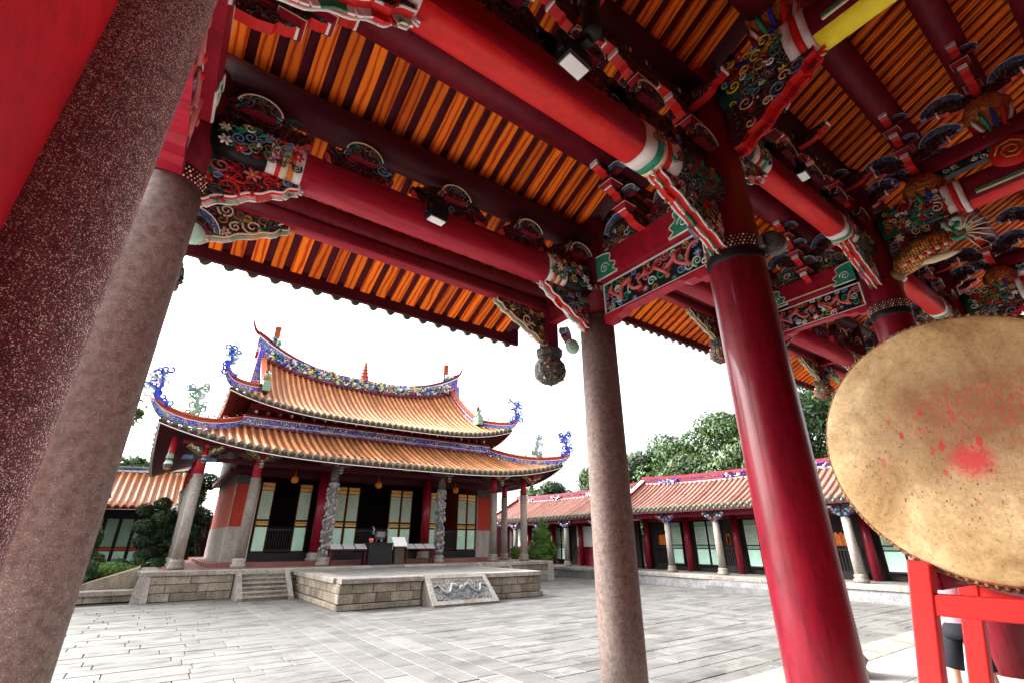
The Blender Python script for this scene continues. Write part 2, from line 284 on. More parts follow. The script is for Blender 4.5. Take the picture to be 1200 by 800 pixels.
# orange-red lights inside the wing are painted as plain red and orange panels
# ------------------------------------------------------------------ mesh builder
ORG = {}
def V3(*a): return Vector(a)
class MB:
    def __init__(s): s.v = []; s.f = []; s.m = []; s.s = []
    def add(s, vs, fs, mat, smooth=False):
        o = len(s.v); s.v.extend([tuple(v) for v in vs])
        for i, f in enumerate(fs):
            s.f.append(tuple(o + k for k in f)); s.m.append(mat if isinstance(mat, str) else mat[i]); s.s.append(smooth)
        return s
    def box(s, lo, hi, mat, under=None):
        x0, y0, z0 = lo; x1, y1, z1 = hi
        vs = [(x0,y0,z0),(x1,y0,z0),(x1,y1,z0),(x0,y1,z0),(x0,y0,z1),(x1,y0,z1),(x1,y1,z1),(x0,y1,z1)]
        fs = [(0,3,2,1),(4,5,6,7),(0,1,5,4),(1,2,6,5),(2,3,7,6),(3,0,4,7)]
        return s.add(vs, fs, [under or mat] + [mat] * 5)
    def bar(s, a, b, w, h, mat, up=(0, 0, 1)):
        a, b = Vector(a), Vector(b); d = (b - a).normalized(); u = Vector(up); x = d.cross(u)
        if x.length < 1e-4: x = d.cross(Vector((1, 0, 0)))
        x.normalize(); u = x.cross(d)
        vs = []
        for p in (a, b):
            for i, j in ((-1,-1),(1,-1),(1,1),(-1,1)): vs.append(p + x * (w / 2 * i) + u * (h / 2 * j))
        return s.add(vs, [(3,2,1,0),(4,5,6,7),(0,1,5,4),(1,2,6,5),(2,3,7,6),(3,0,4,7)], mat)
    def tube(s, path, rad, n, mat, caps=True, smooth=True, flat=1.0):
        P = [Vector(p) for p in path]; k = len(P)
        R = rad if isinstance(rad, (list, tuple)) else [rad] * k
        vs = []; prev = None
        for i in range(k):
            t = (P[min(i + 1, k - 1)] - P[max(i - 1, 0)])
            if t.length < 1e-9: t = Vector((0, 0, 1))
            t.normalize()
            if prev is None:
                a = Vector((0, 0, 1)) if abs(t.z) < .9 else Vector((1, 0, 0)); x = t.cross(a).normalized()
            else:
                x = prev - t * prev.dot(t)
                if x.length < 1e-6: x = t.orthogonal()
                x.normalize()
            prev = x; y = t.cross(x)
            for j in range(n):
                an = 2 * PI * j / n; vs.append(P[i] + x * (R[i] * math.cos(an)) + y * (R[i] * flat * math.sin(an)))
        fs = [(i*n + j, i*n + (j+1) % n, (i+1)*n + (j+1) % n, (i+1)*n + j) for i in range(k - 1) for j in range(n)]
        if caps: fs += [tuple(reversed(range(n))), tuple(range((k-1)*n, k*n))]
        return s.add(vs, fs, mat, smooth)
    def lathe(s, prof, c, n, mat, smooth=True, axis='z', rib=0, ribn=0):
        vs = []; k = len(prof)
        for r, z in prof:
            for j in range(n):
                an = 2 * PI * j / n; rr = r * (1 + (rib * math.cos(an * ribn) if ribn else 0))
                p = (rr * math.cos(an), rr * math.sin(an), z)
                if axis == 'x': p = (p[2], p[0], p[1])
                if axis == 'y': p = (p[1], p[2], p[0])
                vs.append((c[0] + p[0], c[1] + p[1], c[2] + p[2]))
        fs = [(i*n + j, i*n + (j+1) % n, (i+1)*n + (j+1) % n, (i+1)*n + j) for i in range(k - 1) for j in range(n)]
        ms = []
        for i in range(k - 1): ms += [mat if isinstance(mat, str) else mat[i]] * n
        fs += [tuple(reversed(range(n))), tuple(range((k-1)*n, k*n))]; ms += [ms[0], ms[-1]]
        return s.add(vs, fs, ms, smooth)
    def prism(s, poly, o, U, W, depth, mat, side=None, sides=None):
        """poly in (U,W) plane, extruded by +-depth/2 along U x W"""
        o, U, W = Vector(o), Vector(U), Vector(W); N = U.cross(W).normalized(); k = len(poly)
        a = [o + U * p[0] + W * p[1] - N * depth / 2 for p in poly]; b = [o + U * p[0] + W * p[1] + N * depth / 2 for p in poly]
        fs = [tuple(reversed(range(k))), tuple(range(k, 2 * k))] + [(i, (i+1) % k, k + (i+1) % k, k + i) for i in range(k)]
        ms = [mat, mat] + (sides if sides else [side or mat] * k)
        return s.add(a + b, fs, ms)
    def ell(s, c, r, mat, n=6, m=4, rot=None):
        vs = [Vector((0, 0, -1))]
        for i in range(1, m):
            ph = -PI / 2 + PI * i / m
            for j in range(n): vs.append(Vector((math.cos(ph) * math.cos(2*PI*j/n), math.cos(ph) * math.sin(2*PI*j/n), math.sin(ph))))
        vs.append(Vector((0, 0, 1)))
        fs = [(0, 1 + (j+1) % n, 1 + j) for j in range(n)]
        for i in range(m - 2):
            for j in range(n): fs.append((1 + i*n + j, 1 + i*n + (j+1) % n, 1 + (i+1)*n + (j+1) % n, 1 + (i+1)*n + j))
        L = len(vs) - 1
        fs += [(L, 1 + (m-2)*n + j, 1 + (m-2)*n + (j+1) % n) for j in range(n)]
        out = []
        for v in vs:
            w = Vector((v.x * r[0], v.y * r[1], v.z * r[2]))
            if rot is not None: w = rot @ w
            out.append(w + Vector(c))
        return s.add(out, fs, mat, True)
    def mesh(s, name, org=(0, 0, 0)):
        me = bpy.data.meshes.new(name); ox, oy, oz = org
        me.from_pydata([(v[0]-ox, v[1]-oy, v[2]-oz) for v in s.v], [], s.f)
        names = []
        for m in s.m:
            if m not in names: names.append(m)
        for m in names: me.materials.append(M[m])
        ix = {m: i for i, m in enumerate(names)}
        me.polygons.foreach_set('material_index', [ix[m] for m in s.m]); me.polygons.foreach_set('use_smooth', s.s)
        me.update(); return me
    def build(s, name, parent=None, org=(0, 0, 0)):
        o_ = ORG[parent.name] if parent else org
        ob = bpy.data.objects.new(name, s.mesh(name, o_)); col.objects.link(ob)
        if parent: ob.parent = parent
        else: ob.location = org
        ORG[ob.name] = o_
        return ob
def inst(name, me, parent, loc, rz=0.0, scale=None, rot=None):
    ob = bpy.data.objects.new(name, me); col.objects.link(ob)
    o_ = ORG[parent.name] if parent else (0, 0, 0)
    if parent: ob.parent = parent
    ob.location = (loc[0]-o_[0], loc[1]-o_[1], loc[2]-o_[2])
    ob.rotation_euler = rot if rot is not None else (0, 0, rz)
    if scale: ob.scale = scale
    ORG[ob.name] = tuple(loc)
    return ob
def _stuff_reliefs():
    for o in bpy.data.objects:
        if o.name.startswith('carved_relief'): o['kind'] = 'stuff'
def tag(o, label=None, cat=None, group=None, kind=None):
    if label: o['label'] = label
    if cat: o['category'] = cat
    if group: o['group'] = group
    if kind: o['kind'] = kind
    return o
def thing(name, loc, label, cat, group=None):
    o = bpy.data.objects.new(name, None); col.objects.link(o); o.location = loc; o.empty_display_size = .3
    ORG[o.name] = tuple(loc); return tag(o, label, cat, group)

def smooth_path(P, m):
    P = [Vector(p) for p in P]; out = []
    for i in range(len(P) - 1):
        p0, p1, p2, p3 = P[max(i-1, 0)], P[i], P[i+1], P[min(i+2, len(P)-1)]
        for j in range(m):
            t = j/m; out.append(.5*((2*p1) + (p2-p0)*t + (2*p0-5*p1+4*p2-p3)*t*t + (3*p1-p0-3*p2+p3)*t**3))
    return out + [P[-1]]
def spiral(c, U, W, r0, turns, dirn=1, a0=0.0, k=14):
    c, U, W = Vector(c), Vector(U), Vector(W); out = []
    for i in range(k + 1):
        t = i / k; r = r0 * (1 - .85 * t); a = a0 + dirn * turns * 2 * PI * t
        out.append(c + U * (r * math.cos(a)) + W * (r * math.sin(a)))
    return out
def scrollwork(mb, inside, o, U, W, w, h, n, seed, cols, r=(.05, .09), tr=.011, flowers=0):
    """raised scrolls and flowers on a face; inside(u,w) tells the outline"""
    rg = random.Random(seed); o, U, W = Vector(o), Vector(U), Vector(W); N = U.cross(W); placed = []
    tries = 0
    while len(placed) < n and tries < n * 30:
        tries += 1
        R = rg.uniform(*r); u = rg.uniform(R * .5, w - R * .5); v = rg.uniform(R * .5, h - R * .5)
        if not inside(u, v) or any((u-a)**2 + (v-b)**2 < (.72*(R+q))**2 for a, b, q in placed): continue
        placed.append((u, v, R)); c = o + U * u + W * v; m = rg.choice(cols)
        if flowers and rg.random() < flowers:
            for j in range(6):
                a = 2 * PI * j / 6; rot = Matrix((U, W, N)).transposed() @ Matrix.Rotation(a, 3, 'Z')
                mb.ell(c + U * (R*.5*math.cos(a)) + W * (R*.5*math.sin(a)), (R*.42, R*.22, .012), m, 6, 4, rot)
            mb.ell(c, (R*.25,) * 3, rg.choice(['gold', 'white', 'red_bright']), 6, 4)
        else:
            pth = spiral(c, U, W, R, rg.uniform(1.1, 1.7), rg.choice((-1, 1)), rg.uniform(0, 6.28))
            mb.tube(pth, [tr * (1.15 - .6 * i / len(pth)) for i in range(len(pth))], 4, m)
            if rg.random() < .6:
                a = rg.uniform(0, 6.28); rot = Matrix((U, W, N)).transposed() @ Matrix.Rotation(a, 3, 'Z')
                mb.ell(c + U * (R*.9*math.cos(a)) + W * (R*.9*math.sin(a)), (R*.5, R*.2, .014), rg.choice(cols), 6, 4, rot)

def spandrel(parent, name, corner, U, L, H, th, ground, cols, edge, seed, both=True, n=14):
    """carved corner bracket under a beam: corner is the inner top corner at the column, U runs along the beam"""
    U = Vector(U); D = Vector((0, 0, -1)); c = Vector(corner)
    prof = [(0, 0), (L, 0), (L, .10*H), (.90*L, .16*H), (.84*L, .30*H), (.72*L, .36*H), (.62*L, .50*H), (.48*L, .58*H), (.36*L, .76*H), (.20*L, .84*H), (.10*L, H), (0, H)]
    mb = MB(); mb.prism(prof, c, U, D, th, ground, edge[0])
    ob = mb.build(name, parent)
    def inside(u, v): return v < H * (1 - u / L) * 1.02 and u > .02
    N = U.cross(D).normalized(); rl = MB()
    for sgn in ((1, -1) if both else (1,)):
        o = c + N * (th / 2 * sgn)
        scrollwork(rl, inside, o, U, D, L, H, n*2, seed + sgn, cols, (.05*L, .13*L), .009, .25)
    pts = smooth_path([c + U * p[0] + D * p[1] for p in prof[1:]], 3)
    for i in range(len(pts) - 1):
        rl.bar(pts[i], pts[i+1], th * .8, .014, edge[1 + (i // 4) % (len(edge) - 1)], N)
    for sgn in (-1, 1): rl.tube([q + N*(th*.5*sgn) for q in pts], .009, 5, edge[1])
    rl.build('carved_relief', ob)
    return ob

def beam_x(x0, x1, y, z0, z1, w, mat, under, n=48):
    """flattened round timber along X with a flat soffit"""
    mb = MB(); ring = []
    h = z1 - z0
    for j in range(n):
        a = 2 * PI * j / n - PI / 2; cx = math.copysign(abs(math.cos(a)) ** .7, math.cos(a)); cz = math.copysign(abs(math.sin(a)) ** .7, math.sin(a))
        ring.append((y + w / 2 * cx, (z0 + z1) / 2 + h / 2 * cz))
    k = 2; vs = [(x, a, b) for x in (x0, x1) for a, b in ring]
    fs = [(j, (j+1) % n, n + (j+1) % n, n + j) for j in range(n)]; ms = []
    for j in range(n):
        zz = (ring[j][1] + ring[(j+1) % n][1]) / 2
        ms.append(under if zz < z0 + .12 * h else mat)  # a brighter red under colour paints in light bounced off the ground
    fs += [tuple(reversed(range(n))), tuple(range(n, 2*n))]; ms += [mat, mat]
    mb.add(vs, fs, ms, False); mb.s = [True]*n + [False, False]; return mb
def beam_any(axis, a0, a1, c, z0, z1, w, mat, under):
    mb = beam_x(a0, a1, c, z0, z1, w, mat, under)
    if axis == 'y': mb.v = [(v[1], v[0], v[2]) for v in mb.v]; mb.f = [tuple(reversed(f)) for f in mb.f]
    return mb
def sleeve(parent, axis, a0, a1, c, z0, z1, w, bands, seed, cols, flowers=.5, n=9):
    """painted end of a beam: coloured bands and raised flowers, 8 mm proud"""
    mb = MB(); p = a0
    for frac, m in bands:
        q = p + (a1 - a0) * frac; t = beam_any(axis, min(p, q), max(p, q), c, z0 - .008, z1 + .008, w + .016, m, m); mb.add(t.v, t.f, t.m); mb.s[-len(t.s):] = t.s; p = q
    ob = mb.build('painted_end', parent)
    rl = MB(); lo, hi = min(a0, a1), max(a0, a1); L = hi - lo; h = (z1 - z0) * .8; zz = z0 + (z1 - z0) * .1
    if axis == 'x': o, U = Vector((lo, c - w / 2 - .008, zz)), Vector((1, 0, 0)); W = Vector((0, 0, 1))
    else: o, U = Vector((c - w / 2 - .008, hi, zz)), Vector((0, -1, 0)); W = Vector((0, 0, 1))
    scrollwork(rl, lambda u, v: .05 < u < L - .05, o, U, W, L, h, n, seed, cols, (.035, .068), .008, flowers)
    scrollwork(rl, lambda u, v: .05 < u < L - .05, o, U, W, L, h, n*2, seed + 50, ['green_dark', 'red_dark', 'green', 'gold_dull', 'blue_pale'], (.03, .055), .007, 0)
    rl.build('carved_relief', ob)
    return ob

# ================================================================== THE SETTING: ground, courtyard
GX, GY = 3.59, 3.38            # front right stone column of the bay we stand in
g = MB(); g.add([(-900, -900, -.06), (900, -900, -.06), (900, 900, -.06), (-900, 900, -.06)], [(0, 1, 2, 3)], 'paving'); tag(g.build('ground'), kind='structure')
cy = MB(); cy.box((-14, 4.02, -.058), (24, 40, -.022), 'soil'); court = tag(cy.build('courtyard'), kind='structure')
slabs = []
def rowfill(x0, x1, y0, y1, rowd, lmin, lmax, along='x'):
    if along == 'x':
        y = y0
        while y < y1 - .05:
            d = rowd * rng.uniform(.85, 1.15); x = x0 - rng.uniform(0, lmax) * (x0 < -5)
            while x < x1 - .02:
                L = rng.uniform(lmin, lmax); xe = min(x + L, x1)
                if x1 - xe < .4: xe = x1
                slabs.append((x, y, xe, min(y + d, y1))); x = xe
            y += d
    else:
        x = x0
        while x < x1 - .05:
            d = rowd * rng.uniform(.9, 1.1); xe = min(x + d, x1)
            if x1 - xe < .15: xe = x1
            y = y0 - rng.uniform(0, lmax)
            while y < y1:
                L = rng.uniform(lmin, lmax); slabs.append((x, max(y, y0), xe, min(y + L, y1))); y += L
            x = xe
YC1 = 20.05
rowfill(-12, 2.72, 4.06, YC1, .36, .6, 1.5)
rowfill(2.72, 5.05, 4.06, YC1, .39, 1.4, 2.6, 'y')
rowfill(5.05, 11.9, 4.06, 14.62, .39, .6, 1.4)
rowfill(11.9, 14.1, 4.06, YC1, .38, 1.4, 2.6, 'y')
rowfill(14.1, 20.3, 4.06, 22, .39, .6, 1.4)
def pix(X, Y, Z):
    p, yw, f = math.radians(23.05), math.radians(35.45), 551
    a = X*math.cos(yw) - Y*math.sin(yw); fw = X*math.sin(yw) + Y*math.cos(yw); Z -= 1.75
    d = fw*math.cos(p) + Z*math.sin(p); u = -fw*math.sin(p) + Z*math.cos(p)
    return (600 + f*a/d, 400 - f*u/d) if d > .1 else (-9e3, 9e3)
def slab_mesh(mb, x0, y0, x1, y1, z, mat, th=.05, gap=.008, ch=.006, gy=None):
    gy = gap if gy is None else gy
    x0 += gap; x1 -= gap; y0 += gy; y1 -= gy
    if x1 - x0 < .05 or y1 - y0 < .03: return False
    vs = []
    for dx, zz in ((0, z - th), (0, z - ch), (ch, z)):
        vs += [(x0+dx, y0+dx, zz), (x1-dx, y0+dx, zz), (x1-dx, y1-dx, zz), (x0+dx, y1-dx, zz)]
    fs = [(8, 9, 10, 11)]
    for k in (0, 4):
        for j in range(4): fs.append((k+j, k+(j+1) % 4, k+4+(j+1) % 4, k+4+j))
    mb.add(vs, fs, mat); return True
def vis(s):
    x, y = pix((s[0]+s[2])/2, (s[1]+s[3])/2, 0); return -60 < x < 1260 and y < 860
near = sorted([s for s in slabs if vis(s)], key=lambda s: (s[0]+s[2])**2/4 + (s[1]+s[3])**2/4)[:300]
nearset = set(near); rest = MB()
for s in near:
    mb = MB(); tilt = rng.uniform(-.003, .003)
    if slab_mesh(mb, *s, tilt, 'paving', gy=.007): mb.build('paving_stone', court)
for s in slabs:
    if s not in nearset: slab_mesh(rest, *s, rng.uniform(-.003, .003), 'paving', gy=.007)
tag(rest.build('far_paving', court), kind='stuff')
# gate platform: granite edging stones and floor
gf = MB(); gf.box((-3, -9, -.05), (24, 3.50, .185), 'gate_floor'); gfl = tag(gf.build('gate_platform'), kind='structure')
x = -3.0
while x < 22:
    L = rng.uniform(1.6, 2.3); mb = MB(); slab_mesh(mb, x, 3.50, x + L, 4.05, .2, 'granite_pale', .24, .004, .012); mb.build('edging_stone', gfl); x += L
x = -.5
while x < 12:
    for yy in (-1.2, -.4, .4, 1.2, 2.0, 2.8):
        mb = MB(); slab_mesh(mb, x, yy, x + .8, yy + (.8 if yy < 2.7 else .7), .2, 'gate_floor', .012, .004, .003); mb.build('floor_tile', gfl)
    x += .8
# ================================================================== THE GATE HALL WE STAND IN
gate = thing('gate_hall', (3.59, 0, .2), 'red timber gate hall overhead with orange plank ceiling, carved beams and stone columns', 'gate hall')
RU = lambda y, dz=0.0: 5.27 + .47 * (3.38 - y) + dz      # underside of the rafters on the front slope
DZ = 1.05                                                # the middle section stands higher
XL, XM, XR = -.45, 3.59, 16.2
RIDGE = -.75
# ---- stone and red columns
def column(x, y, r, ztop, mat, z0=.2, taper=.94, label=None):
    mb = MB(); prof = []
    for i in range(9):
        t = i / 8; prof.append((r * (1 - (1 - taper) * t * t), z0 + .28 + (ztop - z0 - .28) * t))
    mb.lathe(prof, (x, y, 0), 40, mat); ob = mb.build('column', gate)
    b = MB(); b.lathe([(r*1.25, z0), (r*1.28, z0+.06), (r*1.2, z0+.1), (r*1.42, z0+.18), (r*1.15, z0+.26), (r*1.04, z0+.29)], (x, y, 0), 32, 'granite_pale'); b.build('column_base', ob)
    if label: ob['label'] = label
    return ob
def upper_post(parent, x, y, r, z0, z1):
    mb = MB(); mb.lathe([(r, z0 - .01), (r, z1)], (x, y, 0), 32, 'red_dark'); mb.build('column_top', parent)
def band(parent, x, y, r, z, h, mats, studs=True):
    mb = MB(); mb.lathe([(r*1.02, z), (r*1.05, z+.02), (r*1.05, z+h-.02), (r*1.02, z+h)], (x, y, 0), 36, mats[0])
    if studs:
        for rw in range(4):
            for j in range(46):
                a = 2*PI*(j + .5*(rw % 2))/46; q_ = .005 + .004*((j*7 + rw*3) % 3)/2; mb.ell((x + r*1.05*math.cos(a), y + r*1.05*math.sin(a), z + h*(.16 + .22*rw)), (q_,)*3, mats[1 + (j+rw) % (len(mats)-1)], 5, 4)
    mb.build('neck_band', parent)
c1 = column(XL - .02, 1.71, .20, 5.75, 'granite_speckled', label='thick maroon granite column with white speckles against the red wall')
upper_post(c1, XL - .02, 1.71, .19, 5.75, 6.0)
c2 = column(XL + .03, 3.38, .20, 3.93, 'granite_column', label='brown granite column behind the speckled one')
upper_post(c2, XL + .03, 3.38, .175, 3.93, 5.0); band(c2, XL + .03, 3.38, .185, 3.93, .12, ['maroon', 'cream', 'white', 'pink'])
c3 = column(GX, GY, .20, 4.07, 'granite_column', label='tall grey granite column standing alone in front of the courtyard')
upper_post(c3, GX, GY, .165, 4.07, 5.95); band(c3, GX, GY, .17, 4.36, .07, ['maroon', 'cream', 'gold_dull'])
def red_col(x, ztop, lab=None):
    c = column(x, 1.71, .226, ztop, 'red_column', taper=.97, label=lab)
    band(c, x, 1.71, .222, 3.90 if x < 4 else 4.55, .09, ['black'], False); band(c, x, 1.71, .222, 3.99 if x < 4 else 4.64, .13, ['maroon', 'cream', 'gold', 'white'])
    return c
red_col(GX, 7.0, 'glossy dark red round column beside the drum')
red_col(7.63, 7.0); red_col(11.67, 7.0)
for xx in (7.63, 11.67, 15.7):
    c = column(xx, GY, .20, 5.0, 'granite_column'); upper_post(c, xx, GY, .17, 5.0, 6.15)
red_col(15.7, 7.0)
for xx in (GX, 7.63, 11.67): column(xx, -3.2, .226, 7.0, 'red_column')
# ---- end wall behind the speckled column
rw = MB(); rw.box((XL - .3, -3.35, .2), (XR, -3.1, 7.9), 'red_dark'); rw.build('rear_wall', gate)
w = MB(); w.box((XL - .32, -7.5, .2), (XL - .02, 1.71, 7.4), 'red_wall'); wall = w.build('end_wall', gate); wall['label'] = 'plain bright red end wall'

# ---- roof: rafters and planks one by one on the front slope
def front_roof(x0, x1, dz, xe0, xe1):
    mb = MB()
    yE, yR = 5.05, RIDGE
    zt = .135
    for (ya, yb) in ((yE, yR),):
        vs = [(xe0, ya, RU(ya, dz)+.11), (xe1, ya, RU(ya, dz)+.11), (xe1, yb, RU(yb, dz)+.11), (xe0, yb, RU(yb, dz)+.11)]
        mb.add(vs + [(a, b, c + .22) for a, b, c in vs], [(0,3,2,1), (4,5,6,7), (0,1,5,4), (1,2,6,5), (2,3,7,6), (3,0,4,7)], ['maroon'] + ['tile_pan'] * 5)
    yb2 = 2*yR - yE     # rear slope, mirrored
    vs = [(xe0, yR, RU(yR, dz)+.11), (xe1, yR, RU(yR, dz)+.11), (xe1, yb2, RU(yE, dz)+.11), (xe0, yb2, RU(yE, dz)+.11)]
    mb.add(vs + [(a, b, c + .22) for a, b, c in vs], [(0,3,2,1), (4,5,6,7), (0,1,5,4), (1,2,6,5), (2,3,7,6), (3,0,4,7)], ['orange'] + ['tile_pan'] * 5)
    roof = mb.build('roof', gate)
    # one plank / rafter mesh, lying along local Y from eave (y=0) to ridge
    L = math.hypot(yE - yR, .47*(yE - yR)); ang = math.atan2(.47, 1)
    pm = MB(); pm.box((-.058, -L, .0), (.058, 0, .034), 'plank_wood'); pme = pm.mesh('rafter')
    rm = MB(); rm.box((-.0945, -L, .036), (.0945, 0, .085), 'rafter_red'); rme = rm.mesh('ceiling_board')
    rot = (-ang, 0, 0)
    n = int(round((x1 - x0) / .19)); d = (x1 - x0) / n
    for i in range(n + 1):
        xx = x0 + d * i
        inst('ceiling_board', rme, roof, (xx, yE, RU(yE, dz)), rot=rot)
        if i < n: inst('rafter', pme, roof, (xx + d/2, yE, RU(yE, dz)), rot=rot)
    # eave board and drip tiles
    eb = MB(); eb.box((xe0, yE, RU(yE, dz) - .13), (xe1, yE + .05, RU(yE, dz) + .20), 'maroon'); eb.build('eave_board', roof)
    dt = MB(); nt = int((xe1 - xe0) / .22)
    for i in range(nt):
        xx = xe0 + .11 + i * .22; dt.prism([(-.075, .02), (-.07, -.06), (-.035, -.11), (0, -.125), (.035, -.11), (.07, -.06), (.075, .02)], (xx, yE + .075, RU(yE, dz) - .04), (1, 0, 0), (0, 0, 1), .03, 'tile_green')
    tag(dt.build('drip_tiles', roof), kind='stuff')
    return roof
front_roof(XL - .35, XM - .12, 0.0, XL - .5, XM + .12)
front_roof(XM - .10, XR, DZ, XM - .32, XR)
# gable board closing the step between the two roof heights
gb = MB(); yE = 5.0
gb.prism([(yE, RU(yE) + .2), (RIDGE, RU(RIDGE) + .2), (2*RIDGE - yE, RU(yE) + .2), (2*RIDGE - yE, RU(yE, DZ)+.1), (RIDGE, RU(RIDGE, DZ)+.1), (yE, RU(yE, DZ) + .1)], (XM - .2, 0, 0), (0, 1, 0), (0, 0, 1), .06, 'red_dark'); gb.build('gable_board', gate)

# ---- purlins
def purlin(x0, x1, y, dz, r=.16, mat='red_dark', drop=0.0):
    mb = MB(); z = RU(y, dz) - r - .015 - drop; mb.tube([(x0, y, z), (x1, y, z)], r, 24, mat); return mb.build('purlin', gate)
for dz, x0, x1 in ((0, XL - .4, XM - .02), (DZ, XM - .02, XR - .2)):
    purlin(x0, x1, 4.23, dz, .11); purlin(x0, x1, 3.38, dz, .16, 'maroon'); purlin(x0, x1, 2.52, dz, .18); purlin(x0, x1, 1.71, dz, .16, 'maroon'); purlin(x0, x1, .9, dz, .17); purlin(x0, x1, .05, dz, .15)
    purlin(x0, x1, RIDGE, dz, .2)

# ---- prototypes for the bracket work
def arm_mesh(L, h, w, tip=True):
    mb = MB(); H = L / 2
    half = [(H, 0), (H, -.28*h), (H-.06, -.50*h), (H-.11, -.50*h), (H-.13, -.80*h), (H-.22, -h)]
    poly = half + [(-a, b) for a, b in reversed(half)]
    k = len(poly); sides = []
    for i in range(k):
        a, b = poly[i], poly[(i+1) % k]; sides.append('red_bright' if (a[1]+b[1])/2 < -.05*h else 'maroon')
    mb.prism(poly, (0, 0, 0), (1, 0, 0), (0, 0, 1), w, 'carved_maroon', sides=sides)
    if tip:
        for s in (-1, 1):
            mb.box((s*H - .012, -w/2-.006, -.30*h), (s*H + .012, w/2+.006, .004), 'white')
            mb.box((s*(H-.05) - .012, -w/2-.004, -.40*h), (s*(H-.05) + .012, w/2+.004, .002), 'green')
    return mb.mesh('bracket_arm')
def cloud_mesh(R, th, c1='cloud_paint', c2='white'):
    mb = MB(); out = []; inn = []; k = 10
    for i in range(k + 1):
        a = PI * (0.04 + .92 * i / k); out.append((R*math.cos(a), R*.85*math.sin(a))); inn.append((R*.72*math.cos(a), R*.46*math.sin(a)))
    mb.prism(out + list(reversed(inn)), (0, 0, 0), (1, 0, 0), (0, 0, 1), th, c1)
    for s in (-1, 1): mb.tube([(a, s*th/2, b) for a, b in out], .006, 4, c2)
    inn2 = [(a*.98, b*.96) for a, b in inn]
    mb.prism(inn2 + [(-R*.7, -.02), (R*.7, -.02)], (0, 0, 0), (1, 0, 0), (0, 0, 1), th*.8, 'carved_maroon', 'red_dark')
    return mb.mesh('cloud_board')
def block_mesh():
    mb = MB(); t, b, h = .085, .06, .09
    vs = [(-b,-b,-h),(b,-b,-h),(b,b,-h),(-b,b,-h),(-t,-t,-h*.45),(t,-t,-h*.45),(t,t,-h*.45),(-t,t,-h*.45),(-t,-t,0),(t,-t,0),(t,t,0),(-t,t,0)]
    fs = [(0,3,2,1), (8,9,10,11)] + [(k+j, k+(j+1) % 4, k+4+(j+1) % 4, k+4+j) for k in (0, 4) for j in range(4)]
    mb.add(vs, fs, ['maroon', 'maroon'] + ['red_beam'] * 4 + ['carved_maroon'] * 4)
    for sx in (-1, 1): mb.box((sx*t - .003, -t-.003, -h*.47), (sx*t + .003, t+.003, -h*.42), 'cream')
    for sy in (-1, 1): mb.box((-t-.003, sy*t - .003, -h*.47), (t+.003, sy*t + .003, -h*.42), 'cream')
    return mb.mesh('bracket_block')
def melon_mesh():
    mb = MB(); mb.lathe([(.10, .0), (.17, -.04), (.22, -.12), (.23, -.2), (.20, -.30), (.14, -.38), (.08, -.42)], (0, 0, 0), 32, 'gourd', True, 'z', .05, 8)
    for j in range(12):
        a = 2*PI*j/12 + .2; p = lambda r, z: (r*math.cos(a), r*math.sin(a), z)
        mb.tube([p(.215, -.30), p(.20, -.38), p(.16, -.47), p(.13, -.54), p(.17, -.60)], [.010, .022, .022, .016, .005], 6, ('white', 'green', 'blue', 'red_bright')[j % 4], True, True, .6)
    return mb.mesh('melon_strut')
ARM = [arm_mesh(L, .15, .085) for L in (.55, .85, 1.2, 1.55)]
CLOUD = cloud_mesh(.17, .07); CLOUDB = cloud_mesh(.24, .07); BLOCK = block_mesh(); MELON = melon_mesh()
CLOUDD = cloud_mesh(.13, .08, 'carved_multi', 'cream')
def bracket_set(x, y, z1, tiers, melon=True, arms_y=True, step=.26):
    """inverted stack of arms carrying a purlin whose underside is at z1"""
    core = MB(); zb = z1 - tiers * step; core.box((x-.045, y-.045, zb), (x+.045, y+.045, z1), 'red_beam'); ob = core.build('bracket_set', gate)
    ob['label'] = 'stacked red bracket arms with blue cloud boards under a purlin'
    for t in range(tiers):
        z = z1 - t * step; a = ARM[min(3, max(0, tiers - 1 - t + (4 - tiers)))]
        L = (.55, .85, 1.2, 1.55)[min(3, max(0, tiers - 1 - t + (4 - tiers)))]
        inst('bracket_arm', a, ob, (x, y, z))
        inst('bracket_block', BLOCK, ob, (x, y, z - .15))
        if t < tiers - 1:
            for s in (-1, 1):
                inst('bracket_block', BLOCK, ob, (x + s*(L/2 - .22), y, z - .152)); inst('cloud_board', CLOUD, ob, (x + s*(L/2 - .2), y - .09, z - .10), PI/2, (.7, 1, .7))
        if arms_y and t >= 1:
            inst('bracket_arm', ARM[1 if t < 2 else 0], ob, (x, y, z - .06), PI/2)
            for s in (-1, 1): inst('cloud_board', CLOUDB if t == 1 else CLOUD, ob, (x, y + s*(.36 if t == 1 else .26), z - .05), PI/2)
    if melon: inst('melon_strut', MELON, ob, (x, y, zb + .06))
    return ob
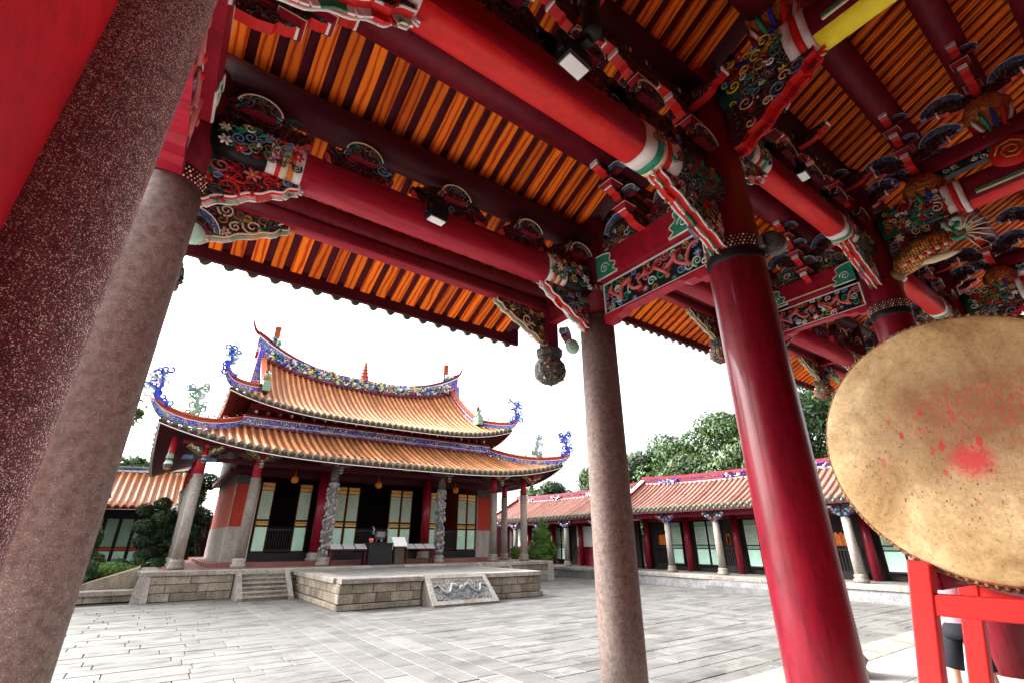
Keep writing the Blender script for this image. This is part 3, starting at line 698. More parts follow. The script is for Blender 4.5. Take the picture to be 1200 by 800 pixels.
def scroll_board(parent, x, y, z, L, H, seed, ax='x', up=True, under='red_bright', ground='carved_maroon', cols=('maroon', 'green_dark', 'blue_pale', 'red_beam'), n=6):
    """wavy carved board lying along a beam; the underside is red"""
    rg = random.Random(seed); k = 16; top = []; bot = []
    for i in range(k + 1):
        t = i / k; env = math.sin(PI * t) ** .6
        top.append((L*(t - .5), H*(.35 + .65*env*(.8 + .2*math.sin(7*t*PI + seed)))))
        bot.append((L*(t - .5), H*.30*(1 - env) + .035*math.sin(9*PI*t + seed)*H/.2))
    U = Vector((1, 0, 0)) if ax == 'x' else Vector((0, 1, 0))
    mb = MB(); poly = bot + list(reversed(top)); kk = len(poly)
    mb.prism(poly, (x, y, z), U, (0, 0, 1), .08, ground, sides=[under if i < k else 'maroon' for i in range(kk)])
    ob = mb.build('scroll_board', parent); rl = MB()
    N = U.cross(Vector((0, 0, 1)))
    for sg in (1, -1):
        scrollwork(rl, lambda u, v: .12*L < u < .88*L, Vector((x, y, z)) - U*L/2 + N*.04*sg, U, (0, 0, 1), L, H*.9, n, seed + sg, list(cols), (.04, .075), .010)
    rl.build('carved_relief', ob)
    return ob

FL = ['red_bright', 'pink', 'white', 'blue_pale', 'green', 'gold', 'cream']
DARK = ['red_bright', 'red_beam', 'green_dark', 'green', 'pink', 'blue_pale']
GRN = ['green', 'mint', 'white', 'pink', 'red_bright', 'blue_pale', 'gold']
END = [(.62, 'carved_multi'), (.10, 'white'), (.06, 'red_bright'), (.05, 'white'), (.07, 'orange'), (.10, 'white')]
END_B = [(.60, 'black'), (.10, 'white'), (.05, 'red_bright'), (.08, 'cream'), (.07, 'orange'), (.10, 'white')]
END_C = [(.58, 'carved_green'), (.12, 'white'), (.06, 'red_bright'), (.05, 'cream'), (.07, 'green'), (.12, 'white')]
# ---- the bay beams: front row, eave row, inner row
def bay(x0, x1, dz, wide=False, lamp=True):
    xa, xb = x0 + .16, x1 - .16
    # front row beam
    b = beam_x(xa, xb, 3.38, 4.31 + dz*.72 if wide else 4.31, (4.63 + dz*.72) if wide else 4.63, .26, 'red_beam', 'red_beam').build('tie_beam', gate)
    z0 = 4.31 + (dz*.72 if wide else 0)
    sleeve(b, 'x', xa, xa + .62, 3.38, z0, z0 + .32, .26, END_B, 11, FL, .7, 12); sleeve(b, 'x', xb, xb - .62, 3.38, z0, z0 + .32, .26, END_B, 12, FL, .7, 12)
    spandrel(gate, 'carved_spandrel', (xa, 3.38, z0), (1, 0, 0), .62, .40, .10, 'carved_maroon', DARK, ['red_bright', 'white', 'mint', 'white', 'pink'], 21)
    spandrel(gate, 'carved_spandrel', (xb, 3.38, z0), (-1, 0, 0), .62, .40, .10, 'carved_maroon', DARK, ['red_bright', 'white', 'mint', 'white', 'red_bright'], 22)
    # boards and small bracket sets between that beam and its purlin
    zz = z0 + .32; gap = RU(3.38, dz) - .34 - zz
    for q, fx in enumerate((.10, .30, .52, .74, .92)):
        xx = x0 + (x1 - x0) * fx
        scroll_board(gate, xx, 3.36, zz, .82 if q % 2 == 0 else .6, gap * .92, 31 + q)
        inst('cloud_board', CLOUDD, gate, (xx, 3.26, zz + gap*.42), 0, (1.2, 1, 1.2)); inst('bracket_block', BLOCK, gate, (xx, 3.38, zz + gap + .02))
    # eave row beam
    ze = 4.47 + dz
    e = beam_x(x0 - .1, x1 + .05, 4.23, ze, ze + .17, .16, 'red_dark', 'red_beam').build('eave_beam', gate)  # lighter red soffit: bounced courtyard light put into the colour
    spandrel(gate, 'carved_spandrel', (x0 + .14, 4.23, ze), (1, 0, 0), .72, .40, .08, 'carved_maroon', ['gold', 'gold_dull', 'green_dark', 'cream'], ['gold_dull', 'cream', 'mint', 'white'], 41)
    spandrel(gate, 'carved_spandrel', (x1 - .10, 4.23, ze), (-1, 0, 0), .72, .40, .08, 'carved_maroon', ['gold', 'gold_dull', 'green_dark', 'cream'], ['gold_dull', 'cream', 'mint', 'white'], 42)
    # inner row beam
    zi = 4.45 + (.99 if dz else 0)
    d = beam_x(x0 + .2, x1 - .2, 1.71, zi, zi + .34, .27, 'red_beam', 'red_bright').build('tie_beam', gate)  # bright red soffit stands in for light bounced up from the floor
    sleeve(d, 'x', x0 + .2, x0 + 1.0, 1.71, zi, zi + .34, .27, END_C, 13, ['gold', 'green', 'red_bright', 'gold_dull'], .3, 8); sleeve(d, 'x', x1 - .2, x1 - 1.22, 1.71, zi, zi + .34, .27, END_C, 14, ['gold', 'green', 'red_bright', 'gold_dull'], .3, 8)
    for sx, cx, sd in ((1, x0 + .2, 51), (-1, x1 - .2, 52)):
        spandrel(gate, 'carved_spandrel', (cx, 1.71, zi), (sx, 0, 0), .78, .44, .12, 'carved_multi', GRN, ['red_bright', 'white', 'mint', 'red_bright', 'white', 'green'], sd)
    zz = zi + .34; gap = RU(1.71, dz) - .34 - zz
    for q, fx in enumerate((.08, .24, .40, .57, .74, .92)):
        xx = x0 + (x1 - x0) * fx
        scroll_board(gate, xx, 1.69, zz, .95, min(.42, gap*.6), 61 + q)
        inst('cloud_board', CLOUDD, gate, (xx - .1, 1.56, zz + .18), 0, (1.3, 1, 1.3))
        bs = inst('bracket_arm', ARM[2], gate, (xx, 1.71, zz + gap)); inst('bracket_arm', ARM[0], bs, (xx, 1.71, zz + gap - .16), 0); inst('bracket_block', BLOCK, bs, (xx, 1.71, zz + gap - .31))
        if q % 2: inst('bracket_arm', ARM[1], gate, (xx, 1.71, zz + gap - .05), PI/2)
bay(XL, XM, 0.0); bay(XM, 7.63, DZ, True); bay(7.63, 11.67, DZ, True); bay(11.67, 15.7, DZ, True)

# ---- frames running away from us: side frame (left), our right-hand frame, the frames beyond
def frame_panel(x, zc, y0=3.2, y1=1.93, seed=71, red='red_beam', cream=False):
    """carved openwork panel with a red beam above it, between a stone and a red column"""
    L = y0 - y1; z = zc
    b = MB(); b.box((x - .12, y1, z + .40), (x + .12, y0, z + .72), red); bm = b.build('tie_beam', gate)
    for q, sgn in ((y0, -1), (y1, 1)):
        e = MB(); gp = [(.005, .01), (.30, .01), (.24, .06), (.28, .13), (.20, .18), (.22, .26), (.12, .30), (.005, .31)]
        for sx in (-1, 1): e.tube([Vector((x + sx*.129, q + sgn*a_, z + .40 + b_)) for a_, b_ in smooth_path([(a_, b_, 0) for a_, b_ in gp], 3) for _ in (0,)] if 0 else [Vector((x + sx*.129, q + sgn*v_.x, z + .40 + v_.y)) for v_ in smooth_path([(a_, b_, 0) for a_, b_ in gp], 3)], .008, 4, 'white')
        e.prism([(0, 0), (.30, 0), (.24, .06), (.28, .13), (.20, .18), (.22, .26), (.12, .30), (0, .32)], (x, q, z + .40), (0, sgn, 0), (0, 0, 1), .256, 'green', 'white')
        for sx in (-1, 1): e.tube(spiral((x + sx*.13, q + sgn*.12, z + .52), (0, sgn, 0), (0, 0, 1), .07, 1.5), .007, 4, 'white')
        e.build('painted_end', bm)
    if cream:
        c = MB()
        for sx in (-1, 1): c.bar((x + sx*.123, y1 + .3, z + .45), (x + sx*.123, y0 - .1, z + .45), .012, .02, 'cream'); c.bar((x + sx*.123, y0 - .1, z + .45), (x + sx*.123, y0 - .1, z + .66), .012, .02, 'cream', (0, 1, 0))
        c.build('painted_line', bm)
    p = MB(); p.box((x - .035, y1, z), (x + .035, y0, z + .385), 'black'); pan = p.build('carved_panel', gate)
    rl = MB()
    for sx in (-1, 1):
        U = Vector((0, sx, 0)) if sx > 0 else Vector((0, -1, 0)); o = Vector((x + sx*.036, y1 if sx > 0 else y0, z + .02))
        scrollwork(rl, lambda u, v: True, o, U, (0, 0, 1), L, .35, 46, seed + sx, GRN, (.035, .06), .010, .3)
        # a serpentine dragon across the panel
        NN = U.cross(Vector((0, 0, 1)))
        for (t0, t1, ph) in ((.06, .46, .3), (.94, .54, 1.1)):
            pth = smooth_path([o + U*(L*(t0 + (t1 - t0)*i/11) + .045*math.sin(i*2.3 + ph)) + Vector((0, 0, .18 + (.11 - .004*i)*math.sin(i*1.25 + ph))) + NN*(.018 + .008*math.sin(i*1.7)) for i in range(12)], 4)
            k_ = len(pth); rl.tube(pth, [.007 + .015*math.sin(PI*(i + 2)/(k_ + 3))**.7 for i in range(k_)], 6, 'pink')
            for i in range(3, k_ - 2, 2): rl.ell(pth[i] + Vector((0, 0, .018)), (.008, .008, .016), 'gold' if i % 4 else 'mint', 4, 3)
            rl.ell(pth[-1], (.03, .03, .026), 'red_bright', 8, 5)
        for zq in (.012, .375): rl.bar(o + Vector((0, 0, zq - .02)), o + U*L + Vector((0, 0, zq - .02)), .022, .018, 'white', (0, 0, 1))
        for uq in (.01, L - .01): rl.bar(o + U*uq - Vector((0, 0, .01)), o + U*uq + Vector((0, 0, .36)), .022, .018, 'white', U)
    rl.build('carved_relief', pan)
    # red stepped sill below the panel
    s = MB(); prof = [(0, 0), (0, -.10), (.10, -.10), (.14, -.06), (.24, -.06), (.30, -.02), (L - .30, -.02), (L - .24, -.06), (L - .14, -.06), (L - .10, -.10), (L, -.10), (L, 0)]
    s.prism(prof, (x, y1, z), (0, 1, 0), (0, 0, 1), .13, 'red_beam', 'red_beam'); s.build('panel_sill', pan)
    # bracket with clouds standing on the beam
    zz = z + .72
    for q, yy in enumerate((y0 - .30, y1 + .34)): scroll_board(gate, x, yy, zz, .6, .34, seed + 5 + q, 'y', ground='carved_multi', cols=('red_bright', 'green', 'gold', 'white'))
for fx, fz, kw in ((GX, 4.04, {}), (XL + .02, 4.04, {'seed': 81}), (7.63, 4.85, {'seed': 91, 'cream': True}), (11.67, 4.85, {'seed': 95, 'cream': True})): frame_panel(fx, fz, **kw)
for xx in (XL + .06, GX): bracket_set(xx, 2.52, RU(2.52) - .38, 3, False, True, .2)
for xx in (7.63, 11.67): bracket_set(xx, 2.52, RU(2.52, DZ) - .38, 4, False, True, .25)
# eave arms from the front columns out to the hanging posts, and the hanging posts
def hanging_post(x, dz):
    zc = 3.53 + dz*1.1
    ar = MB(); ar.box((x - .06, 3.5, zc + .78), (x + .06, 4.40, zc + .98), 'red_dark', 'red_beam'); arm = ar.build('eave_arm', gate)
    pm = MB(); pm.box((x - .085, 4.145, zc + .44), (x + .085, 4.315, RU(4.23, dz) - .1), 'red_dark'); po = pm.build('hanging_post', gate)
    k = MB(); k.lathe([(.03, zc), (.10, zc+.02), (.175, zc+.09), (.195, zc+.17), (.18, zc+.26), (.13, zc+.33), (.155, zc+.37), (.16, zc+.45), (.10, zc+.47)], (x, 4.23, 0), 28, 'carved_gold' if dz else 'carved_black', True, 'z', .05, 9)
    rg = random.Random(5)
    for j in range(60):
        a = rg.uniform(0, 2*PI); h = rg.uniform(.04, .30); r = .19 - .55*abs(h - .17)**1.3
        k.ell((x + r*math.cos(a), 4.23 + r*math.sin(a), zc + h), (.024, .024, .020), rg.choice(['gold_dull', 'carved_black', 'gold_dull', 'black'] if not dz else ['gold', 'green', 'red_bright', 'cream']), 5, 4)
    k.build('flower_basket', po)
    # round green-and-cloud end beside the post
    c = inst('cloud_board', CLOUD, gate, (x + .19, 4.12, zc + .62), .6, (1, 1.2, 1))
    t = MB(); t.lathe([(.02, -.04), (.085, -.035), (.10, 0), (.085, .035), (.02, .04)], (x + .17, 3.98, zc + .46), 20, 'mint', True, 'y'); t.build('scroll_end', gate)
for xx, dz in ((XL, 0), (GX, 0), (7.63, DZ), (11.67, DZ)): hanging_post(xx, dz)
# ---- interior cross beams (running away from us, above and right)
def cross_beam(x, z, h, yb, under, seed, tip):
    b = beam_any('y', -3.0, 1.48, x, z, z + h, .30, 'red_dark', under).build('cross_beam', gate)
    pe = MB()
    # painted end: nested scroll fields with purple, white and red outlines
    for (a0, a1, m, pr) in ((1.48, yb + .28, 'green_dark', .006), (1.30, yb + .20, 'carved_multi', .010), (yb + .20, yb + .12, 'white', .014), (yb + .12, yb + .06, 'red_bright', .012), (yb + .06, yb, 'white', .014)):
        t = beam_any('y', min(a0, a1), max(a0, a1), x, z - pr, z + h + pr, .30 + 2*pr, m, m); pe.add(t.v, t.f, t.m); pe.s[-len(t.s):] = t.s
    pob = pe.build('painted_end', b); rl = MB()
    for sx in (-1, 1):
        U = Vector((0, -1, 0)) if sx < 0 else Vector((0, 1, 0)); o = Vector((x + sx*.165, 1.40 if sx < 0 else yb + .2, z + .04))
        scrollwork(rl, lambda u, v: True, o, U, (0, 0, 1), 1.2 - yb, h - .06, 44, seed + sx, tip, (.035, .085), .010, .15)
    scrollwork(rl, lambda u, v: True, Vector((x - .13, 1.40, z - .012)), Vector((0, -1, 0)), Vector((1, 0, 0)), 1.2 - yb, .26, 22, seed + 9, tip, (.03, .06), .009, .2)
    rl.build('carved_relief', pob)
    ln = MB()
    for sx in (-1, 1):
        ln.bar((x + sx*.152, -3, z + .10), (x + sx*.152, yb - .1, z + .10), .02, .02, 'cream'); ln.bar((x + sx*.155, -3, z + .135), (x + sx*.155, yb - .1, z + .135), .02, .016, 'green')
    ln.build('painted_line', b)
    sp = spandrel(gate, 'carved_spandrel', (x, 1.47, z - .012), (0, -1, 0), .78, .46, .16, 'carved_maroon', ['maroon', 'green_dark', 'red_beam', 'blue_pale', 'cream'], ['red_bright', 'red_bright', 'red_beam'], seed + 3)
    return b
cross_beam(GX, 5.49, .42, .66, 'yellow', 101, ['red_bright', 'gold', 'white', 'green', 'blue', 'yellow', 'mint'])
cross_beam(7.63, 5.68, .42, .55, 'red_bright', 111, ['white', 'red_bright', 'gold', 'green', 'cream'])
cross_beam(11.67, 5.68, .42, .55, 'red_bright', 121, ['white', 'red_bright', 'gold', 'green', 'cream'])
for xx in (GX, 7.63, 11.67):
    bracket_set(xx, .9, RU(.9, DZ) - .36, 3, True, True, .26); bracket_set(xx, .05, RU(.05, DZ) - .33, 2, True, True, .26); bracket_set(xx, 1.71, RU(1.71, DZ) - .34, 2, False, True, .26)
for xx in (7.63, 11.67):
    b = beam_any('y', -1.6, .85, xx, 6.36, 6.62, .22, 'red_dark', 'red_beam').build('cross_beam', gate)
    s = MB(); s.box((xx - .06, -1.5, 6.24), (xx + .06, .8, 6.355), 'black'); so = s.build('carved_panel', gate); rl = MB()
    scrollwork(rl, lambda u, v: True, (xx - .061, .8, 6.245), (0, -1, 0), (0, 0, 1), 2.3, .11, 40, 131, ['green', 'white', 'mint', 'green_dark'], (.03, .05), .008); rl.build('carved_relief', so)
    dsk = MB(); dsk.lathe([(.02, -.05), (.19, -.04), (.21, 0), (.19, .04), (.02, .05)], (xx - .14, .02, 6.12), 28, 'red_bright', True, 'x')
    dsk.tube(spiral((xx - .2, .02, 6.12), (0, 1, 0), (0, 0, 1), .15, 2), .012, 5, 'gold'); dsk.build('round_boss', gate)
# golden carp bracket with green tail under the far cross beam
def carp(x):
    mb = MB(); P = [(x - .04, 1.46, 5.16), (x - .06, 1.30, 5.26), (x - .07, 1.12, 5.34), (x - .06, .94, 5.37), (x - .05, .80, 5.40)]
    mb.tube(P, [.10, .16, .18, .14, .07], 14, 'carp_scales'); ob = mb.build('carp_bracket', gate); ob['label'] = 'golden carved carp with green curling tail under a beam'
    t = MB()
    for sp, c in ((0, 'green'), (1, 'mint')):
        t.tube(spiral((x - .10, .74, 5.42 + .10*sp), (0, -1, 0), (0, 0, 1), .15 - .03*sp, 1.3, 1, 2.6), [.035]*15, 6, c)
    for j in range(9):
        a = -1.3 + 2.6*j/8; t.tube([(x - .13, .72 - .05*math.cos(a), 5.36 + .05*math.sin(a)), (x - .15, .72 - .16*math.cos(a), 5.36 + .16*math.sin(a)), (x - .12, .70 - .30*math.cos(a), 5.34 + .30*math.sin(a))], [.013, .010, .002], 4, 'cream')
    t.build('tail', ob)
    f = MB()
    for j in range(12):
        P0 = Vector((x - .2, 1.34 - .045*j, 5.17 + .008*j)); f.ell(P0, (.012, .03, .03), 'red_bright' if j % 2 else 'cream', 5, 4)
    f.ell((x - .1, 1.0, 5.14), (.05, .22, .05), 'cream', 8, 5); f.build('fin', ob)
    hd = MB(); hd.ell((x - .05, 1.50, 5.13), (.10, .12, .09), 'gold_dull', 10, 6)
    rg = random.Random(3)
    for j in range(14):
        d = Vector((rg.uniform(-1, .2), rg.uniform(-.4, 1), rg.uniform(-1, .8))).normalized(); c = Vector((x - .05, 1.52, 5.12)); hd.tube([c + d*.07, c + d*.2], [.012, .002], 4, 'gold_dull')
    hd.build('head', ob)
def mat_scales():
    m, n, l, b = nodes_of('carp_scales', 0.35, 0.3); v = coords(n, l)
    vo = n.new('ShaderNodeTexVoronoi'); vo.inputs['Scale'].default_value = 30; vo.inputs['Randomness'].default_value = .3; l.new(v, vo.inputs['Vector'])
    r = ramp(n, [(0.1, (0.85, 0.42, 0.05)), (0.45, (0.45, 0.17, 0.02)), (0.6, (0.12, 0.03, 0.01))]); l.new(vo.outputs['Distance'], r.inputs[0]); l.new(r.outputs[0], b.inputs['Base Color']); bump(n, l, b, vo.outputs['Distance'], .8, .02)
mat_scales(); carp(7.63)

# ================================================================== LAMPS ON THE BEAMS, DRUM, PERSON
def floodlight(x, y, z, rz, label, sc=1.0, tube=True):
    t = thing('floodlight', (x, y, z), label, 'floodlight', 'floodlights fixed to the beams')
    h = MB(); h.box((x-.10, y-.10, z-.13), (x+.10, y+.02, z-.02), 'black'); body = h.build('housing', t)
    g_ = MB(); g_.box((x-.085, y-.085, z-.145), (x+.085, y+.005, z-.132), 'lamp_glass'); g_.build('glass', body)
    a = MB(); a.box((x-.125, y-.06, z-.08), (x-.105, y-.02, z+.06), 'black'); a.box((x+.105, y-.06, z-.08), (x+.125, y-.02, z+.06), 'black'); a.box((x-.125, y-.06, z+.06), (x+.125, y-.02, z+.075), 'black'); a.build('yoke', t)
    if tube:
        c = MB(); c.lathe([(.055, 0), (.06, .02), (.06, .2), (.04, .24), (.07, .27), (.075, .33), (.05, .35)], (x+.02, y-.18, z+.02), 18, ['black', 'black', 'black', 'black', 'grey_metal', 'grey_metal'], True, 'z'); c.box((x-.01, y-.16, z-.02), (x+.05, y-.05, z+.06), 'black'); c.build('spot_can', t)
    t.rotation_euler = (0, 0, rz); t.scale = (sc,)*3
    return t
m, n, l, b = nodes_of('lamp_glass', 0.08); b.inputs['Base Color'].default_value = (0.75, 0.78, 0.78, 1)
floodlight(1.46, 1.44, 4.56, .1, 'black floodlight with pale glass on the big upper red beam', 1.0)
floodlight(1.42, 3.18, 4.46, .1, 'black floodlight on the lower red beam left of centre', .85, False)
floodlight(4.95, 1.47, 5.56, .1, 'small black floodlight on the beam right of the dark red column', .9, False)
floodlight(5.35, 3.2, 5.2, .1, 'small floodlight under the beam beyond the carved dragon panel', .8, False)
m, n, l, b = nodes_of('mesh_black', 0.5); v = coords(n, l); ck = n.new('ShaderNodeTexChecker'); ck.inputs['Scale'].default_value = 60; ck.inputs['Color1'].default_value = (.01, .01, .01, 1); ck.inputs['Color2'].default_value = (.09, .085, .08, 1); l.new(v, ck.inputs['Vector']); l.new(ck.outputs[0], b.inputs['Base Color'])
# speaker horn box strapped to the red column
sp = thing('loudspeaker', (GX + .05, 1.42, 4.0), 'black mesh loudspeaker strapped round the red column', 'loudspeaker')
k = MB(); k.lathe([(.05, -.08), (.085, -.075), (.10, 0), (.085, .075), (.05, .08)], (GX + .10, 1.42, 4.04), 24, 'mesh_black', True, 'x'); k.build('grille', sp)
k = MB(); k.box((GX - .03, 1.44, 3.99), (GX + .03, 1.52, 4.09), 'grey_metal'); k.build('clamp', sp)

# the drum
DX, DY, DZc, DR = 3.0, .55, 2.18, .605
dr = thing('drum', (DX + .42, DY, DZc - .68), 'large barrel drum with worn tan skin and red strike marks', 'drum')
ORGD = (DX, DY, DZc)
bd = MB(); bd.lathe([(DR, .02), (DR*1.06, .14), (DR*1.12, .42), (DR*1.06, .72), (DR, .84)], (DX, DY, DZc), 64, 'red_dark', True, 'x'); bd.build('body', dr)
hdm = MB(); prof = [(0.001, -.012), (.2, -.011), (.4, -.008), (DR*.94, -.002), (DR*.985, .008), (DR + .004, .03), (DR + .012, .075)]
hdm.lathe([(r, z) for r, z in prof], (0, 0, 0), 96, 'drum_skin', True, 'x'); inst('drumhead', hdm.mesh('drumhead'), dr, (DX, DY, DZc))
tk = MB()
for rw, (zz, rr) in enumerate(((.050, DR + .012), (.066, DR + .015))):
    for j in range(120):
        a = 2*PI*(j + .5*rw)/120; tk.ell((DX + zz, DY + rr*math.cos(a), DZc + rr*math.sin(a)), (.008, .011, .011), 'gold_dull', 5, 4)
tag(tk.build('tacks', dr), kind='stuff')
rp = MB(); N = 880
for s_ in (0, PI):
    rp.tube([(DX + .086 + .006*math.sin(110*2*PI*i/N + s_), DY + (DR + .018 + .006*math.cos(110*2*PI*i/N + s_))*math.cos(2*PI*i/N), DZc + (DR + .018 + .006*math.cos(110*2*PI*i/N + s_))*math.sin(2*PI*i/N)) for i in range(N + 1)], .007, 5, 'rope_dark' if s_ else 'rope_pale', False)
paint('rope_dark', (0.05, 0.03, 0.02), .8, .3, 20, .2); paint('rope_pale', (0.30, 0.19, 0.09), .8, .3, 20, .2)
rp.build('rope_edge', dr)
# its stand
st = thing('drum_stand', (DX + .42, DY, .2), 'bright red wooden frame stand carrying the big drum', 'stand')
def bx(name, lo, hi, mat='red_bright', par=None):
    mb = MB(); mb.box(lo, hi, mat); o = mb.build(name, par or st)
    bv = o.modifiers.new('bevel', 'BEVEL'); bv.width = .008; bv.segments = 2
    return o
for px in (DX + .02, DX + .74):
    for sg in (1, -1):
        mb = MB(); mb.bar((px, DY + sg*.60, .2), (px, DY + sg*.335, 1.665), .09, .075, 'red_bright', (1, 0, 0)); o = mb.build('post', st); bv = o.modifiers.new('bevel', 'BEVEL'); bv.width = .008; bv.segments = 2
    bx('rail', (px - .03, DY - .355, 1.44), (px + .03, DY + .355, 1.53)); bx('rail', (px - .03, DY - .355, .55), (px + .03, DY + .355, .64))
    bx('upright', (px - .025, DY - .24, .64), (px + .025, DY - .16, 1.44), 'red_beam')
for py in (DY + .53, DY - .53): bx('side_rail', (DX + .065, py - .03, .40), (DX + .695, py + .03, .49), 'red_bright')
bx('cradle', (DX + .10, DY + .30, 1.54), (DX + .66, DY + .38, 1.70), 'red_beam'); bx('cradle', (DX + .10, DY - .38, 1.54), (DX + .66, DY - .30, 1.70), 'red_beam')
# the visitor beyond the drum stand, seen from the waist down between the posts
def person(x, y, z, rz, sc):
    t = thing('person', (x, y, z), 'person in pink shirt and black shorts standing behind the drum stand', 'person')
    t.scale = (sc,)*3; rot = Matrix.Rotation(rz, 4, 'Z')
    pts = {'pel': (0, 0, .93, .13), 'bel': (0, 0, 1.08, .125), 'chest': (0, .01, 1.28, .14), 'neck': (0, 0, 1.42, .055), 'head0': (0, .01, 1.48, .06), 'head1': (0, .02, 1.56, .088), 'head2': (0, .01, 1.63, .07)}
    E = [('pel', 'bel'), ('bel', 'chest'), ('chest', 'neck'), ('neck', 'head0'), ('head0', 'head1'), ('head1', 'head2')]
    for s, sg in (('L', 1), ('R', -1)):
        pts.update({'hip'+s: (.09*sg, 0, .87, .10), 'knee'+s: (.15*sg, .02, .48, .056), 'calf'+s: (.165*sg, -.01, .34, .054), 'ank'+s: (.175*sg, 0, .09, .036), 'toe'+s: (.19*sg, .13, .035, .034),
                    'sh'+s: (.17*sg, 0, 1.36, .06), 'elb'+s: (.20*sg, .03, 1.10, .042), 'wri'+s: (.11*sg, .22, 1.16, .028), 'palm'+s: (.07*sg, .27, 1.18, .03)})
        E += [('pel', 'hip'+s), ('hip'+s, 'knee'+s), ('knee'+s, 'calf'+s), ('calf'+s, 'ank'+s), ('ank'+s, 'toe'+s), ('chest', 'sh'+s), ('sh'+s, 'elb'+s), ('elb'+s, 'wri'+s), ('wri'+s, 'palm'+s)]
        for f in range(4):
            pts['f%d%s' % (f, s)] = (.045*sg, .31 - .004*abs(f - 1.5), 1.19 + .022*(f - 1.5), .009); pts['g%d%s' % (f, s)] = (.012*sg, .325 - .006*abs(f - 1.5), 1.19 + .024*(f - 1.5), .007)
            E += [('palm'+s, 'f%d%s' % (f, s)), ('f%d%s' % (f, s), 'g%d%s' % (f, s))]
        pts['th'+s] = (.06*sg, .275, 1.225, .01); pts['tk'+s] = (.04*sg, .30, 1.25, .008); E += [('palm'+s, 'th'+s), ('th'+s, 'tk'+s)]
    keys = list(pts); me = bpy.data.meshes.new('body'); bm_ = bmesh.new(); lay = bm_.verts.layers.skin.verify(); vv = {}
    for kx in keys:
        p = pts[kx]; q = rot @ Vector(p[:3]); v = bm_.verts.new(q); v[lay].radius = (p[3], p[3]); v[lay].use_root = (kx == 'pel'); vv[kx] = v
    for a, b_ in E: bm_.edges.new((vv[a], vv[b_]))
    bm_.to_mesh(me); bm_.free(); me.materials.append(M['skin'])
    o = bpy.data.objects.new('body', me); col.objects.link(o); o.parent = t
    o.modifiers.new('skin', 'SKIN').use_smooth_shade = True; sb = o.modifiers.new('sub', 'SUBSURF'); sb.levels = 2; sb.render_levels = 2
    def part(name, mb):
        mb.v = [tuple(rot @ Vector(v)) for v in mb.v]; ob = bpy.data.objects.new(name, mb.mesh(name)); col.objects.link(ob); ob.parent = t; return ob
    s = MB(); s.lathe([(.175, .86), (.17, .92), (.16, 1.08), (.178, 1.25), (.175, 1.36), (.09, 1.42), (.065, 1.44)], (0, 0, 0), 24, 'shirt_pink')
    for sg in (1, -1): s.tube([(.12*sg, 0, 1.37), (.19*sg, 0, 1.33), (.205*sg, .02, 1.17)], [.08, .074, .06], 14, 'shirt_pink')
    s.v = [(v[0], v[1]*.78, v[2]) for v in s.v]; part('shirt', s)
    s = MB(); s.lathe([(.165, .80), (.172, .86), (.15, .96)], (0, 0, 0), 24, 'shorts_black')
    for sg in (1, -1): s.tube([(.082*sg, 0, .88), (.10*sg, .005, .74), (.142*sg, .012, .49)], [.10, .098, .088], 18, 'shorts_black')
    part('shorts', s)
    s = MB(); s.ell((0, -.005, 1.60), (.098, .112, .105), 'hair', 14, 8); s.tube([(0, -.08, 1.58), (0, -.10, 1.45), (0, -.09, 1.34)], [.07, .075, .03], 10, 'hair'); part('hair', s)
    s = MB(); s.ell((0, .12, 1.565), (.012, .018, .018), 'skin', 8, 5); s.ell((.035, .098, 1.585), (.012, .008, .008), 'white', 6, 4); s.ell((-.035, .098, 1.585), (.012, .008, .008), 'white', 6, 4); s.ell((0, .105, 1.53), (.022, .008, .006), 'pink', 6, 4); part('face', s)
    s = MB()
    for sg in (1, -1): s.ell((.185*sg, .06, .04), (.05, .14, .045), 'shoe', 12, 6)
    part('shoes', s)
person(6.75, 1.84, .2, 1.87, .85)
# hand of dead leaves on the paving below the red column
lf = MB(); rg = random.Random(2)
for j in range(26):
    a = rg.uniform(0, 6.28); r_ = rg.uniform(0, .07); rot = Matrix.Rotation(rg.uniform(0, 6.28), 3, 'Z') @ Matrix.Rotation(rg.uniform(-.8, .8), 3, 'X')
    lf.ell((5.58 + 1.5*r_*math.cos(a), 4.42 + r_*math.sin(a), .02 + rg.uniform(0, .02)), (.03, .012, .004), 'leaf_brown', 6, 4, rot)
paint('leaf_brown', (0.04, 0.022, 0.014), .9, .4, 20, .2)
tag(lf.build('dead_leaves', None, (5.58, 4.42, 0)), 'small dark heap of dead leaves on the paving by the gate step', 'leaves')

